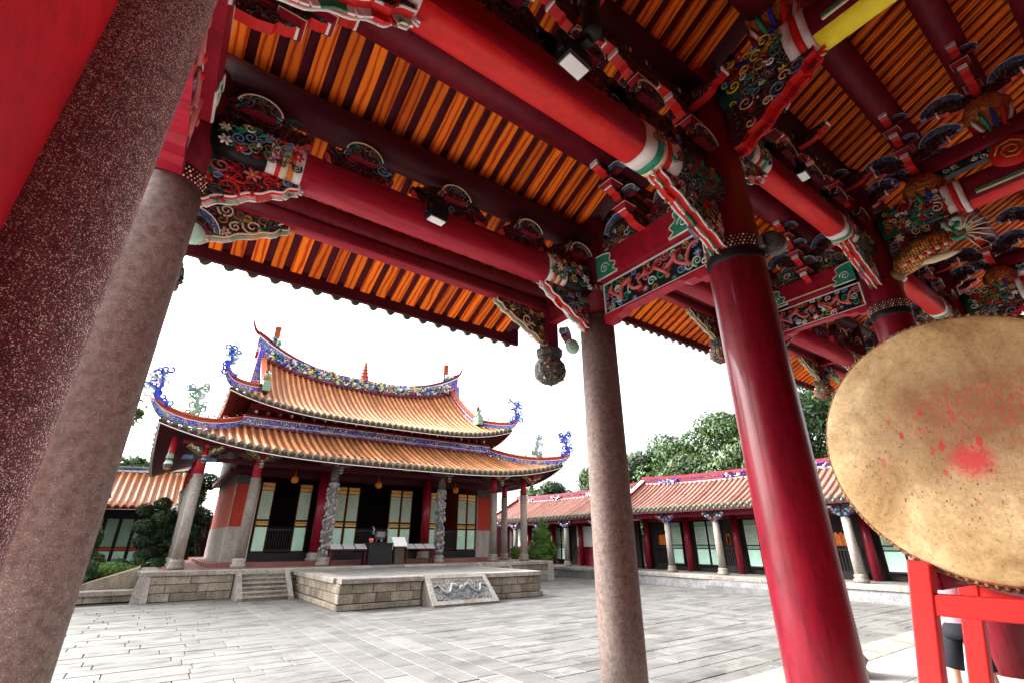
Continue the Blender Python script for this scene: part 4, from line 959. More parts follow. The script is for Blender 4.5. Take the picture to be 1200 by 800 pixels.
# ================================================================== GENERIC TILED ROOF FACE
def tiled_face(parent, P, s0, s1, vmax, ds, row_m, pan_m, r=.075, k=8, soffit='maroon', disc='tile_green', rows=True, line='white'):
    n = max(2, int(round((s1 - s0) / ds))); d = (s1 - s0) / n
    bed = MB(); S = [s0 + (s1 - s0) * i / (2*n) for i in range(2*n + 1)]
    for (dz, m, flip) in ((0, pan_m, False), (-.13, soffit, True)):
        vs = []; fs = []
        for s in S:
            for j in range(k + 1): p = P(s, vmax(s) * j / k); vs.append((p[0], p[1], p[2] + dz))
        for i in range(2*n):
            for j in range(k):
                a = i*(k+1) + j; q = (a, a + k + 1, a + k + 2, a + 1); fs.append(tuple(reversed(q)) if flip else q)
        bed.add(vs, fs, m, True)
    bd_ = bed.build('tile_bed', parent)
    ed = MB()
    for i in range(2*n):    # closing strip and white line at the eave
        a, b_ = Vector(P(S[i], 0)), Vector(P(S[i+1], 0)); ed.bar(a + Vector((0, 0, -.10)), b_ + Vector((0, 0, -.10)), .06, .10, 'maroon'); ed.bar(a + Vector((0, 0, -.17)), b_ + Vector((0, 0, -.17)), .07, .022, line)
    ed.build('eave_edge', bd_)
    dc = MB()
    for i in range(n):
        s = s0 + d * (i + .5); vm = vmax(s)
        if vm < .02: continue
        pts = [Vector(P(s, vm * j / k)) + Vector((0, 0, r*.25)) for j in range(k + 1)]
        if rows:
            mb = MB(); mb.tube(pts, r, 7, row_m); mb.build('tile_row', parent)
        t = (pts[1] - pts[0]).normalized(); dc.tube([pts[0] - t*.04, pts[0] + t*.05], r*1.25, 9, disc)
        q = Vector(P(min(s + d/2, s1), 0)); dc.ell(q + Vector((0, 0, -.07)) - t*.02, (r*.9, r*.9, r*1.0), disc, 6, 4)
    tag(dc.build('eave_tiles', parent), kind='stuff')
    return bd_
def ridge_band(parent, path, h, th, layers, name='ridge'):
    P = [Vector(p) for p in path]; k = len(P); mb = MB()
    H = h if isinstance(h, (list, tuple)) else [h] * k
    for (f0, f1, m, ex) in layers:
        vs = []
        for i in range(k):
            t = P[min(i+1, k-1)] - P[max(i-1, 0)]; nx = Vector((-t.y, t.x, 0)).normalized() * (th/2 + ex)
            for sg, f in ((1, f0), (-1, f0), (-1, f1), (1, f1)): q = P[i] + nx*sg; vs.append((q.x, q.y, q.z + H[i]*f))
        fs = [(i*4 + j, i*4 + (j+1) % 4, (i+1)*4 + (j+1) % 4, (i+1)*4 + j) for i in range(k-1) for j in range(4)] + [(3,2,1,0), tuple((k-1)*4 + j for j in range(4))]
        mb.add(vs, fs, m)
    return mb.build(name, parent)
BAND = [(0, .14, 'red_dark', .03), (.14, .78, 'ridge_blue', 0), (.30, .34, 'white', .02), (.78, .84, 'white', .03), (.84, 1.0, 'red_dark', .05)]
BAND_R = [(0, .5, 'ridge_blue', 0), (.5, .55, 'white', .02), (.55, .85, 'brick_red', 0), (.85, 1.0, 'terracotta', .04)]
def lumps(parent, path, n, size, cols, seed, h=.5, name='ridge_ornament', spread=.1):
    rg = random.Random(seed); P = [Vector(p) for p in path]; mb = MB()
    for i in range(n):
        t = rg.random() * (len(P) - 1); a = int(t); q = P[a].lerp(P[min(a+1, len(P)-1)], t - a)
        s = size * rg.uniform(.4, 1.1); mb.ell(q + Vector((rg.uniform(-spread, spread), rg.uniform(-spread*1.6, -.0), rg.uniform(0, h))), (s*rg.uniform(.5, 1.3), s*.6, s*rg.uniform(.7, 2.0)), rg.choice(cols), 5, 3, Matrix.Rotation(rg.uniform(0, 3), 3, 'Y') @ Matrix.Rotation(rg.uniform(0, 3), 3, 'X')); mb.s[-15:] = [False]*15
    return tag(mb.build(name, parent), kind='stuff')
def dragon(parent, base, dirn, size, body, seed):
    """curling ridge-end dragon: S-shaped body with curled whiskers"""
    rg = random.Random(seed); b0 = Vector(base); U = Vector(dirn).normalized(); W = Vector((0, 0, 1)); mb = MB()
    P = [b0 - U*.25*size + W*0, b0 + U*.05*size + W*.05*size, b0 + U*.22*size + W*.35*size, b0 + U*.12*size + W*.75*size, b0 + U*.20*size + W*1.05*size, b0 + U*.05*size + W*1.3*size]
    P = smooth_path(P, 4); k = len(P)
    mb.tube(P, [.13*size*(1 - .7*i/k) for i in range(k)], 6, body)
    for j in range(20):
        q = P[min(k-1, int(k*(.2 + .042*j)))]; a0 = rg.uniform(0, 6.28); sg = rg.choice((-1, 1))
        c = q + U*(rg.uniform(-.45, .40)*size) + W*(rg.uniform(-.08, .22)*size)
        mb.tube([q] + spiral(c, U, W, .17*size, 1.1, sg, a0, 8), [.056*size]*4 + [.048*size]*3 + [.036*size]*2 + [.018*size], 5, rg.choice([body, 'blue_pale', body, 'mint', 'white']))
    return mb.build('ridge_dragon', parent)
def wall_blocks(parent, p0, p1, z0, z1, courses, lmin, lmax, mat, depth=.22, seed=1, proud=.012, gap=.006):
    """ashlar face from p0 to p1 (plan), outside on the right hand; every block its own part"""
    rg = random.Random(seed); a, b_ = Vector((*p0, 0)), Vector((*p1, 0)); L = (b_ - a).length; U = (b_ - a).normalized(); N = Vector((U.y, -U.x, 0)); hs = (z1 - z0) / courses
    for c in range(courses):
        u = 0.0
        while u < L - .02:
            l_ = rg.uniform(lmin, lmax); ue = min(L, u + l_)
            if L - ue < lmin*.5: ue = L
            off = rg.uniform(0, proud); o = a + U*(u + gap) + N*off; w_ = ue - u - 2*gap; zz = z0 + c*hs + gap; hh = hs - 2*gap; ch = .015
            vs = []
            for (dn, m_) in ((-depth - off, 0), (-ch, 0), (0, ch)):
                for (du, dz) in ((m_, m_), (w_ - m_, m_), (w_ - m_, hh - m_), (m_, hh - m_)): q = o + U*du + N*dn; vs.append((q.x, q.y, zz + dz))
            fs = [(8, 9, 10, 11)] + [(kk + j, kk + (j+1) % 4, kk + 4 + (j+1) % 4, kk + 4 + j) for kk in (0, 4) for j in range(4)]
            mb = MB(); mb.add(vs, fs, mat); mb.build('stone_block', parent); u = ue
def cap_stones(parent, p0, p1, z0, z1, d, lmin, lmax, mat, seed=1, over=.06):
    rg = random.Random(seed); a, b_ = Vector((*p0, 0)), Vector((*p1, 0)); L = (b_ - a).length; U = (b_ - a).normalized(); N = Vector((U.y, -U.x, 0)); u = 0
    while u < L - .02:
        ue = min(L, u + rg.uniform(lmin, lmax));
        if L - ue < .4: ue = L
        q0 = a + U*(u + .003) + N*over; q1 = a + U*(ue - .003) + N*over; q2 = q1 - N*d; q3 = q0 - N*d
        mb = MB(); vs = [(q.x, q.y, z0) for q in (q0, q1, q2, q3)] + [(q.x, q.y, z1 - .02) for q in (q0, q1, q2, q3)] + [((q.x - N.x*e), (q.y - N.y*e), z1) for q, e in ((q0, .02), (q1, .02), (q2, 0), (q3, 0))]
        mb.add(vs, [(3,2,1,0), (8,9,10,11)] + [(kk + j, kk + (j+1) % 4, kk + 4 + (j+1) % 4, kk + 4 + j) for kk in (0, 4) for j in range(4)], mat); mb.build('cap_stone', parent); u = ue

# ================================================================== TERRACE, PLATFORM, STAIRS
CX = 8.4
plat = thing('hall_platform', (CX, 20.1, 0), 'stone platform of pale weathered blocks under the main temple hall', 'platform')
p = MB(); p.box((.2, 20.25, 0), (16.6, 33.5, .86), 'granite_block'); core = p.build('core', plat)
wall_blocks(plat, (.05, 20.1), (2.66, 20.1), 0, .74, 3, .7, 1.5, 'granite_block', seed=3); wall_blocks(plat, (14.14, 20.1), (16.75, 20.1), 0, .74, 3, .7, 1.5, 'granite_block', seed=4)
wall_blocks(plat, (4.42, 20.1), (4.85, 20.1), 0, .74, 3, .4, .6, 'granite_block', seed=5); wall_blocks(plat, (11.5, 20.1), (12.38, 20.1), 0, .74, 3, .4, .6, 'granite_block', seed=6)
wall_blocks(plat, (16.75, 20.1), (16.75, 30), 0, .74, 3, .7, 1.5, 'granite_block', seed=7); wall_blocks(plat, (.05, 30), (.05, 20.1), 0, .74, 3, .7, 1.5, 'granite_block', seed=8)
cap_stones(plat, (.0, 20.1), (16.8, 20.1), .745, .88, .55, 1.4, 2.4, 'granite_pale', 9); cap_stones(plat, (.0, 30), (.0, 20.66), .745, .88, .55, 1.4, 2.4, 'granite_pale', 10)
cap_stones(plat, (16.8, 20.66), (16.8, 30), .745, .88, .55, 1.4, 2.4, 'granite_pale', 11)
for xx in (.16, 16.64):
    q = MB(); q.prism([(-.22, 0), (.22, 0), (.16, .74), (-.16, .74)], (xx, 20.12, 0), (1, 0, 0), (0, 0, 1), .16, 'granite_pale'); q.build('corner_post', plat)
fl = MB(); fl.box((.6, 20.66, .86), (16.2, 33, .885), 'red_floor'); fl.box((1.9, 21.9, .885), (14.9, 33, 1.02), 'red_floor'); fl.build('floor', plat)
def stair(x0, x1, label):
    for i in range(6):
        q = MB(); z1 = .88*(6 - i)/7.0; y1 = 20.08 - .205*i
        q.box((x0 + .18, y1 - .20, 0), (x1 - .18, y1, z1 - .045), 'granite_block'); so_ = q.build('step', plat); q = MB(); q.box((x0 + .178, y1 - .245, z1 - .045), (x1 - .178, y1, z1), 'granite_pale'); q.build('tread', so_)  # pale tread over darker riser paints in lit tops and nosing shade
    for xx in (x0 + .09, x1 - .09):
        q = MB(); q.prism([(20.14, .90), (18.84, .10), (18.74, .10), (18.74, 0), (20.14, 0)], (xx, 0, 0), (0, 1, 0), (0, 0, 1), .17, 'granite_pale'); q.build('stair_cheek', plat)
stair(2.68, 4.40, ''); stair(12.40, 14.12, '')
terr = thing('terrace', (8.16, 17.4, 0), 'low stone terrace of brownish blocks jutting into the courtyard', 'terrace')
p = MB(); p.box((4.75, 14.85, 0), (11.6, 20.04, .67), 'granite_block'); p.build('core', terr)
TX0, TX1, TY = 4.62, 11.72, 14.72
wall_blocks(terr, (TX0, TY), (7.1, TY), .16, .66, 2, .35, .8, 'granite_block', seed=21, proud=.02); wall_blocks(terr, (9.3, TY), (TX1, TY), .16, .66, 2, .35, .8, 'granite_block', seed=22, proud=.02)
wall_blocks(terr, (TX0, 19.9), (TX0, TY), .16, .66, 2, .35, .8, 'granite_block', seed=23, proud=.02); wall_blocks(terr, (TX1, TY), (TX1, 19.9), .16, .66, 2, .4, .9, 'granite_block', seed=24, proud=.02)
wall_blocks(terr, (TX0 - .06, TY - .06), (7.08, TY - .06), 0, .155, 1, .6, 1.0, 'granite_block', seed=25); wall_blocks(terr, (9.32, TY - .06), (TX1 + .06, TY - .06), 0, .155, 1, .6, 1.0, 'granite_block', seed=26)
wall_blocks(terr, (TX0 - .06, 19.9), (TX0 - .06, TY - .06), 0, .155, 1, .6, 1.0, 'granite_block', seed=27)
cap_stones(terr, (TX0, TY), (TX1, TY), .67, .80, .5, 1.2, 2.0, 'granite_pale', 28, .08); cap_stones(terr, (TX0, 20.04), (TX0, TY + .43), .67, .80, .5, 1.2, 2.0, 'granite_pale', 29, .08); cap_stones(terr, (TX1, TY + .43), (TX1, 20.04), .67, .80, .5, 1.2, 2.0, 'granite_pale', 30, .08)
yy = TY + .43
while yy < 19.9:
    xx = TX0 + .43; ye = min(yy + .55, 20.02)
    while xx < TX1 - .45:
        xe = min(xx + rng.uniform(.9, 1.4), TX1 - .43)
        if TX1 - .43 - xe < .4: xe = TX1 - .43
        mb = MB(); slab_mesh(mb, xx, yy, xe, ye, .798, 'terrace_paving', .12, .004, .004); mb.build('paving_stone', terr); xx = xe
    yy = ye
# sloping dragon slab on the terrace front
slab = thing('dragon_slab', (8.2, 14.1, 0), 'sloping carved grey dragon slab in a pale stone frame on the terrace front', 'relief')
pA, pB = Vector((0, 13.86, .03)), Vector((0, 14.66, .77)); S_ = (pB - pA).normalized(); NS = Vector((1, 0, 0)).cross(S_).normalized(); LS = (pB - pA).length
def quadbox(mb, x0a, x1a, x0b, x1b, t0, t1, th, mat):
    a, b_ = pA + S_*t0, pA + S_*t1; q = [Vector((x0a, a.y, a.z)), Vector((x1a, a.y, a.z)), Vector((x1b, b_.y, b_.z)), Vector((x0b, b_.y, b_.z))]
    mb.add(q + [v + NS*th for v in q], [(3,2,1,0), (4,5,6,7), (0,1,5,4), (1,2,6,5), (2,3,7,6), (3,0,4,7)], mat)
q = MB(); q.prism([(13.84, 0), (14.80, 0), (14.80, .80), (14.64, .80)], (8.22, 0, 0), (0, 1, 0), (0, 0, 1), 2.16, 'granite_pale'); q.build('body', slab)
fr = MB(); quadbox(fr, 7.08, 9.36, 7.08, 9.36, 0, .13, .05, 'granite_pale'); quadbox(fr, 7.14, 9.30, 7.14, 9.30, LS - .13, LS, .05, 'granite_pale'); quadbox(fr, 7.08, 7.25, 7.14, 7.28, .13, LS - .13, .05, 'granite_pale'); quadbox(fr, 9.19, 9.36, 9.16, 9.30, .13, LS - .13, .05, 'granite_pale'); fr.build('frame', slab)
rl = MB(); quadbox(rl, 7.26, 9.18, 7.26, 9.18, .13, LS - .13, .015, 'granite_relief')
o = pA + Vector((7.3, 0, 0)) + S_*.16 + NS*.02
scrollwork(rl, lambda u, v: True, o, Vector((1, 0, 0)), S_, 1.84, LS - .32, 40, 5, ['granite_dragon', 'granite_relief'], (.07, .13), .026)
for sg in (-1, 1):
    pth = smooth_path([o + Vector((.92 + sg*(.12 + .16*i), 0, 0)) + S_*(.38 + .17*math.sin(i*1.7 + .4)) + NS*.03 for i in range(6)], 4); rl.tube(pth, [.06*(1 - .6*i/len(pth)) for i in range(len(pth))], 7, 'granite_dragon')
rl.ell(o + Vector((.92, 0, 0)) + S_*.38 + NS*.03, (.12, .10, .10), 'granite_dragon', 10, 6); rl.build('carved_relief', slab)
# low garden kerb and pink paving left of the platform
kb = thing('garden_kerb', (-2, 21, 0), 'low kerb of reddish stone left of the hall platform', 'kerb')
wall_blocks(kb, (-6, 20.9), (.03, 20.9), 0, .20, 1, .9, 1.6, 'granite_block', seed=41); cap_stones(kb, (-6, 20.9), (.03, 20.9), .2, .34, .6, 1.3, 2.0, 'granite_pale', 42)
q = MB(); q.prism([(-.02, 0), (-1.9, 0), (-1.9, .34), (-.02, .96)], (0, 23.2, 0), (1, 0, 0), (0, 0, 1), 3.4, 'granite_block'); q.build('ramp', kb)
q = MB(); q.box((-12, 21.52, 0), (-1.92, 26, .30), 'soil'); q.build('bed', kb)

# ================================================================== MAIN HALL
hall = thing('temple_hall', (CX, 26.7, .88), 'ornate temple hall with double orange tiled roof and blue ridge dragons', 'temple hall')
HX0, HX1 = -.62, 17.42; WX0, WX1 = 2.1, 14.7; EY, WY = 19.75, 23.0; BY, BWY = 33.65, 30.4
lowr = MB(); lowr.box((WX0, WY, 4.4), (WX1, BWY, 4.6), 'maroon'); lowr = lowr.build('lower_roof', hall)
def zcurve(s, c, half, z, lift, pw=3.6): return z + lift * abs((s - c) / half) ** pw
def Plow(s, v): zE = zcurve(s, CX, 9.02, 4.80, .85); zW = 6.32; return (s, EY + (WY - EY)*v, zE + (zW - zE)*(.72*v + .28*v*v) - (.10 if 0 else 0))
def vlow(s): return max(.001, min(1.0, (s - HX0)/(WX0 - HX0), (HX1 - s)/(HX1 - WX1)))
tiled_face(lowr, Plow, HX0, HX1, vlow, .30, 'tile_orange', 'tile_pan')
YC = (EY + BY)/2
def Plw(s, v): zE = zcurve(s, YC, (BY - EY)/2, 4.80, .85); return (HX0 + (WX0 - HX0)*v, s, zE + (6.32 - zE)*(.72*v + .28*v*v))
def Prw(s, v): zE = zcurve(s, YC, (BY - EY)/2, 4.80, .85); return (HX1 + (WX1 - HX1)*v, s, zE + (6.32 - zE)*(.72*v + .28*v*v))
def vside(s): return max(.001, min(1.0, (s - EY)/(WY - EY), (BY - s)/(BY - BWY)))
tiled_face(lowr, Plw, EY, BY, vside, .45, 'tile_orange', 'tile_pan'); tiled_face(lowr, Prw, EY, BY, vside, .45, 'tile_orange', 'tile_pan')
def hip(P, sA, sB, k=10): return [P(sA + (sB - sA)*i/k, (i/k)) for i in range(k + 1)]
for sA, sB, sg in ((HX0, WX0, -1), (HX1, WX1, 1)):
    path = [Vector(P_) + Vector((0, 0, .02)) for P_ in hip(Plow, sA, sB)]; e = path[0]; ext = [e + Vector((sg*.35, -.30, .42)), e + Vector((sg*.18, -.15, .16))]
    ridge_band(lowr, ext + path, [.10, .30] + [.42]*len(path), .14, BAND_R); dragon(lowr, e + Vector((sg*.12, -.1, .45)), (sg, -.3, 0), .85, 'blue', 3 + sg); dragon(lowr, path[3] + Vector((0, 0, .40)), (-sg, .2, 0), .8, 'sage', 5 + sg)
    lumps(lowr, [q_ + Vector((0, 0, .42)) for q_ in path[2:]], 26, .05, ['red_wall', 'gold', 'white', 'red_dark', 'mint'], 8 + sg, .12)
ridge_band(lowr, [(WX0 + (WX1 - WX0)*i/20, WY - .05, 6.30) for i in range(21)], .52, .16, BAND)
lumps(lowr, [(WX0, WY - .12, 6.45), (WX1, WY - .12, 6.45)], 220, .045, ['blue', 'white', 'blue', 'mint', 'gold', 'white'], 77, .26)
# upper storey wall between the roofs
us = MB(); us.box((2.3, 23.15, 4.6), (14.5, 30.2, 7.28), 'maroon'); us = us.build('upper_wall', hall)
for i in range(25):
    xx = 2.55 + i*.487; q = MB(); q.box((xx - .06, 22.75, 6.86), (xx + .06, 23.16, 6.98), 'red_dark'); q.box((xx - .10, 22.9, 6.98), (xx + .10, 23.16, 7.08), 'carved_gold'); q.ell((xx, 22.74, 6.98), (.07, .05, .07), 'gold_dull' if i % 3 else 'mint', 6, 4); q.build('bracket', us)
q = MB(); q.box((2.3, 22.95, 7.12), (14.5, 23.14, 7.35), 'red_dark'); q.build('purlin', us)
# upper roof
UX0, UX1, UEY, RY, UBY = 1.32, 15.48, 21.8, 26.7, 31.6
uppr = MB(); uppr.box((2.6, 23.6, 7.0), (14.2, 29.8, 7.1), 'maroon'); uppr = uppr.build('upper_roof', hall)
def zridge(s): return 9.85 + .85*abs((s - CX)/5.7)**2.6
def Pup(s, v): zE = zcurve(s, CX, 7.08, 6.95, .72); zR = zridge(max(2.7, min(14.1, s))); return (s, UEY + (RY - UEY)*v, zE + (zR - zE)*(.52*v + .48*v*v))
XE0, XE1 = 2.75, 14.05
def vup(s):
    if s < XE0: return max(.001, .34*((s - UX0)/(XE0 - UX0)))
    if s > XE1: return max(.001, .34*((UX1 - s)/(UX1 - XE1)))
    return 1.0
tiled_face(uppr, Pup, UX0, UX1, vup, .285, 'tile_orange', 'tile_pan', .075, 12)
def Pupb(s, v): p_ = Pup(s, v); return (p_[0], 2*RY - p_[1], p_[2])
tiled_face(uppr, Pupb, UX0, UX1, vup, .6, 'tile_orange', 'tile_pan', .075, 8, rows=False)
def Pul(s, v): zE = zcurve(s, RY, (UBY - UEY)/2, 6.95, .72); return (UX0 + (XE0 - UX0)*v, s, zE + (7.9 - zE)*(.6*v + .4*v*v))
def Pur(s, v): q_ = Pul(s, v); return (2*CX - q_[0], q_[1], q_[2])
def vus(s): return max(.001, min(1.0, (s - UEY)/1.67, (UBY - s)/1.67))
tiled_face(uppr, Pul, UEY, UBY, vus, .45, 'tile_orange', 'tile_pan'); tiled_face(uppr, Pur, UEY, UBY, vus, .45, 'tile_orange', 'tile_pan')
for xx in (XE0 + .1, XE1 - .1):
    q = MB(); q.prism([(UEY + 1.4, 7.6), (UBY - 1.4, 7.6), (RY + 2.2, 8.8), (RY + .3, 10.5), (RY - .3, 10.5), (RY - 2.2, 8.8)], (xx, 0, 0), (0, 1, 0), (0, 0, 1), .12, 'brick_red'); q.build('gable', uppr)
for sA, sB, sg in ((UX0, XE0, -1), (UX1, XE1, 1)):
    low = [Vector(Pup(sA + (sB - sA)*i/6, .34*i/6)) + Vector((0, 0, .02)) for i in range(7)]
    top = [Vector(Pup(sB, .34 + .66*i/9)) + Vector((0, 0, .02)) for i in range(10)]; e = low[0]
    ridge_band(uppr, [e + Vector((sg*.30, -.25, .40)), e + Vector((sg*.15, -.12, .14))] + low, [.10, .28] + [.38]*7, .14, BAND_R)
    ridge_band(uppr, [top[0] + Vector((sg*.05, -.5, .30))] + top, [.2] + [.45]*10, .18, BAND_R)
    q = MB(); q.box((top[0].x - .16, top[0].y - .62, top[0].z - .1), (top[0].x + .16, top[0].y - .05, top[0].z + .38), 'sage'); q.build('ridge_pedestal', uppr)
    lumps(uppr, [top[0] + Vector((0, -.35, .38)), top[0] + Vector((0, -.1, .4))], 22, .10, ['sage', 'mint', 'white', 'green', 'red_dark'], 15 + sg, .5, 'ridge_figure')
    dragon(uppr, e + Vector((sg*.1, -.08, .4)), (sg, -.3, 0), .85, 'blue', 23 + sg)
    lumps(uppr, [q_ + Vector((0, 0, .36)) for q_ in low], 18, .06, ['gold', 'red_wall', 'blue', 'white'], 31 + sg, .15)
    # gable-end ornament panel under the ridge tip
    q = MB(); q.prism([(-.25, 0), (.25, 0), (.12, 2.2), (-.12, 2.2)], (XE0 - .15 if sg < 0 else XE1 + .15, RY - .5, 8.9), (1, 0, 0), (0, 0, 1), .25, 'ridge_blue', 'red_wall'); q.build('gable_panel', uppr)
# swallow-tail main ridge
def zr_top(s): return 10.52 + 1.05*abs((s - CX)/5.2)**2.8
RS = [2.35 + 12.1*i/40 for i in range(41)]; path = [Vector((s, RY, zridge(max(2.5, min(14.3, s))) - .05)) for s in RS]
hs_ = [max(.3, zr_top(s) - p_.z) for s, p_ in zip(RS, path)]
ridge_band(uppr, path, hs_, .34, BAND)
for sg in (-1, 1):
    s0 = CX + sg*6.0; q = MB(); P_ = smooth_path([(CX + sg*5.3, RY, zr_top(CX + sg*5.3) - .1), (CX + sg*5.8, RY, zr_top(CX + sg*5.8) - .05), (CX + sg*6.25, RY, 12.2), (CX + sg*6.5, RY, 12.85)], 6)
    q.tube(P_, [.20*(1 - .93*i/len(P_)) for i in range(len(P_))], 7, 'red_dark'); q.build('ridge_tip', uppr)
    q = MB(); q.lathe([(.16, zr_top(CX + sg*5.2) - .15), (.15, zr_top(CX + sg*5.2) + .95), (.17, zr_top(CX + sg*5.2) + .96), (.17, zr_top(CX + sg*5.2) + 1.05), (.10, zr_top(CX + sg*5.2) + 1.06)], (CX + sg*5.2, RY, 0), 18, 'terracotta'); q.build('ridge_cylinder', uppr)
    lumps(uppr, [(CX + sg*5.0, RY - .2, zr_top(CX + sg*5.0)), (CX + sg*5.5, RY - .2, zr_top(CX + sg*5.5))], 26, .10, ['mint', 'blue', 'green', 'white'], 45 + sg, .25)
q = MB(); z_ = 10.5
q.lathe([(.30, z_), (.22, z_ + .22), (.26, z_ + .24), (.15, z_ + .45), (.21, z_ + .47), (.12, z_ + .66), (.17, z_ + .68), (.09, z_ + .86), (.13, z_ + .88), (.06, z_ + 1.04), (.09, z_ + 1.06), (.03, z_ + 1.2), (.01, z_ + 1.5)], (CX - .15, RY, 0), 8, 'brick_red', False); q.build('ridge_pagoda', uppr)
lumps(uppr, [Vector((s, RY - .22, zridge(max(2.7, min(14.1, s))) + .12)) for s in RS[2:-2]], 760, .095, ['white', 'blue', 'sage', 'gold', 'cream', 'blue', 'green', 'mint', 'ridge_blue', 'yellow', 'blue_pale', 'brick_red', 'white'], 99, .50)

# front of the hall: columns, walls, doors
hf = hall
def hcol(x, y, r, z0, zs, zt, dragonic=False, red=False):
    mb = MB(); b = MB()
    b.lathe([(r*1.5, z0), (r*1.55, z0+.10), (r*1.2, z0+.16), (r*1.45, z0+.24), (r*1.1, z0+.32)], (x, y, 0), 16, 'granite_pale')
    if red: mb.lathe([(r, z0+.3), (r*.97, zt)], (x, y, 0), 20, 'red_column')
    elif dragonic:
        mb.lathe([(r*.85, z0+.3), (r*.82, zs - .15), (r*1.15, zs - .12), (r*1.2, zs)], (x, y, 0), 20, 'granite_dragon')
        N_ = 70; P_ = [(x + r*1.0*math.cos(i*.42), y + r*1.0*math.sin(i*.42), z0 + .35 + (zs - z0 - .7)*i/N_) for i in range(N_ + 1)]
        mb.tube(P_, [.085*(.75 + .35*math.sin(i*1.9)) for i in range(N_ + 1)], 6, 'granite_dragon'); rg = random.Random(int(x*10))
        for i in range(110):
            a = rg.uniform(0, 6.28); h = rg.uniform(z0 + .35, zs - .15); s_ = rg.uniform(.03, .085); mb.ell((x + r*1.05*math.cos(a), y + r*1.05*math.sin(a), h), (s_, s_, s_*1.4), rg.choice(['granite_dragon', 'granite_pale']), 6, 4)
    else: mb.lathe([(r*1.06, z0+.3), (r, zs)], (x, y, 0), 20, 'granite_pale')
    ob = mb.build('dragon_column' if dragonic else 'column', hall); b.build('column_base', ob)
    if not red: u_ = MB(); u_.lathe([(r*.92, zs - .005), (r*.9, zt)], (x, y, 0), 18, 'carved_multi' if dragonic else 'red_beam'); u_.build('column_top', ob)
    return ob
FXS = [.95, 2.85, 5.86, 10.94, 13.95, 15.85]
for i, xx in enumerate(FXS): hcol(xx, 21.2, .17 if i not in (2, 3) else .19, .885, 4.05, 4.95, i in (2, 3))
for yy in (23.0, 25.2, 27.6, 30.0):
    for xx in (.95, 15.85): hcol(xx, yy, .17, .885, 4.05, 4.95)
for xx in (5.86, 10.94): hcol(xx, 22.75, .22, 1.02, 4, 4.6, red=True)
def fbeam(x0, x1, y, z0, z1, w, m, name='eave_beam'): q_ = MB(); q_.box((x0, y - w/2, z0), (x1, y + w/2, z1), m); return q_.build(name, hall)
fbeam(.7, 16.1, 21.2, 4.95, 5.16, .22, 'red_dark'); fbeam(1.15, 15.65, 21.2, 4.52, 4.68, .14, 'maroon')
for x0, x1 in zip(FXS[:-1], FXS[1:]):
    for sg, xc in ((1, x0 + .2), (-1, x1 - .2)):
        q = MB(); q.prism([(0, 0), (.62, 0), (.56, .10), (.42, .16), (.34, .26), (.18, .30), (.10, .42), (0, .44)], (xc, 21.2, 4.94), (sg, 0, 0), (0, 0, -1), .10, 'carved_gold', 'green_dark'); q.build('carved_spandrel', hall)
for i, xx in enumerate(FXS):
    q = MB(); q.box((xx - .06, 20.2, 4.86), (xx + .06, 21.1, 4.98), 'red_beam'); q.build('eave_arm', hall)
    h_ = MB(); h_.lathe([(.03, 4.34), (.08, 4.38), (.10, 4.46), (.07, 4.53), (.085, 4.6), (.075, 4.62), (.075, 5.0)], (xx, 20.45, 0), 14, ['gold', 'carved_multi', 'blue_pale', 'carved_gold', 'cream', 'red_beam'], True); hp = h_.build('hanging_post', hall)
    for sg in (-1, 1):
        f_ = MB(); f_.prism([(.08, 0), (.62, .30), (.58, .38), (.08, .38)], (xx, 20.45, 4.58), (sg, 0, 0), (0, 0, 1), .10, 'carved_gold', 'gold'); 
        rg = random.Random(i)
        for j in range(10): f_.ell((xx + sg*(.14 + .042*j), 20.38, 4.70 + .022*j + rg.uniform(0, .10)), (.05, .03, .05), rg.choice(['gold', 'gold', 'mint', 'gold_dull']), 6, 4)
        f_.build('gold_wing', hp)
fbeam(.2, 16.6, 20.45, 4.98, 5.10, .12, 'red_dark', 'eave_purlin')
# side porch beams at the left corner with blue and green painted clouds
for xx in (.95, 15.85):
    q = MB(); q.box((xx - .10, 21.2, 4.6), (xx + .10, 30, 4.95), 'red_dark'); q.build('side_beam', hall)
for j, (m_, z_) in enumerate((('cloud_paint', 4.50), ('carved_green', 4.60), ('cloud_paint', 4.46), ('carved_multi', 4.62))):
    q = MB(); q.prism([(0, 0), (.34, .03), (.42, .12), (.30, .19), (.06, .17)], (.28 + .36*j, 21.0, z_), (1, 0, 0), (0, 0, 1), .08, m_, 'green_dark'); q.build('painted_cloud', hall)
h_ = MB(); h_.lathe([(.05, 4.05), (.12, 4.1), (.14, 4.25), (.10, 4.36), (.12, 4.45), (.10, 4.6), (.10, 5.2)], (-.05, 20.6, 0), 14, ['gold', 'carved_green', 'mint', 'carved_multi', 'sage', 'red_beam'], True); h_.build('hanging_post', hall)
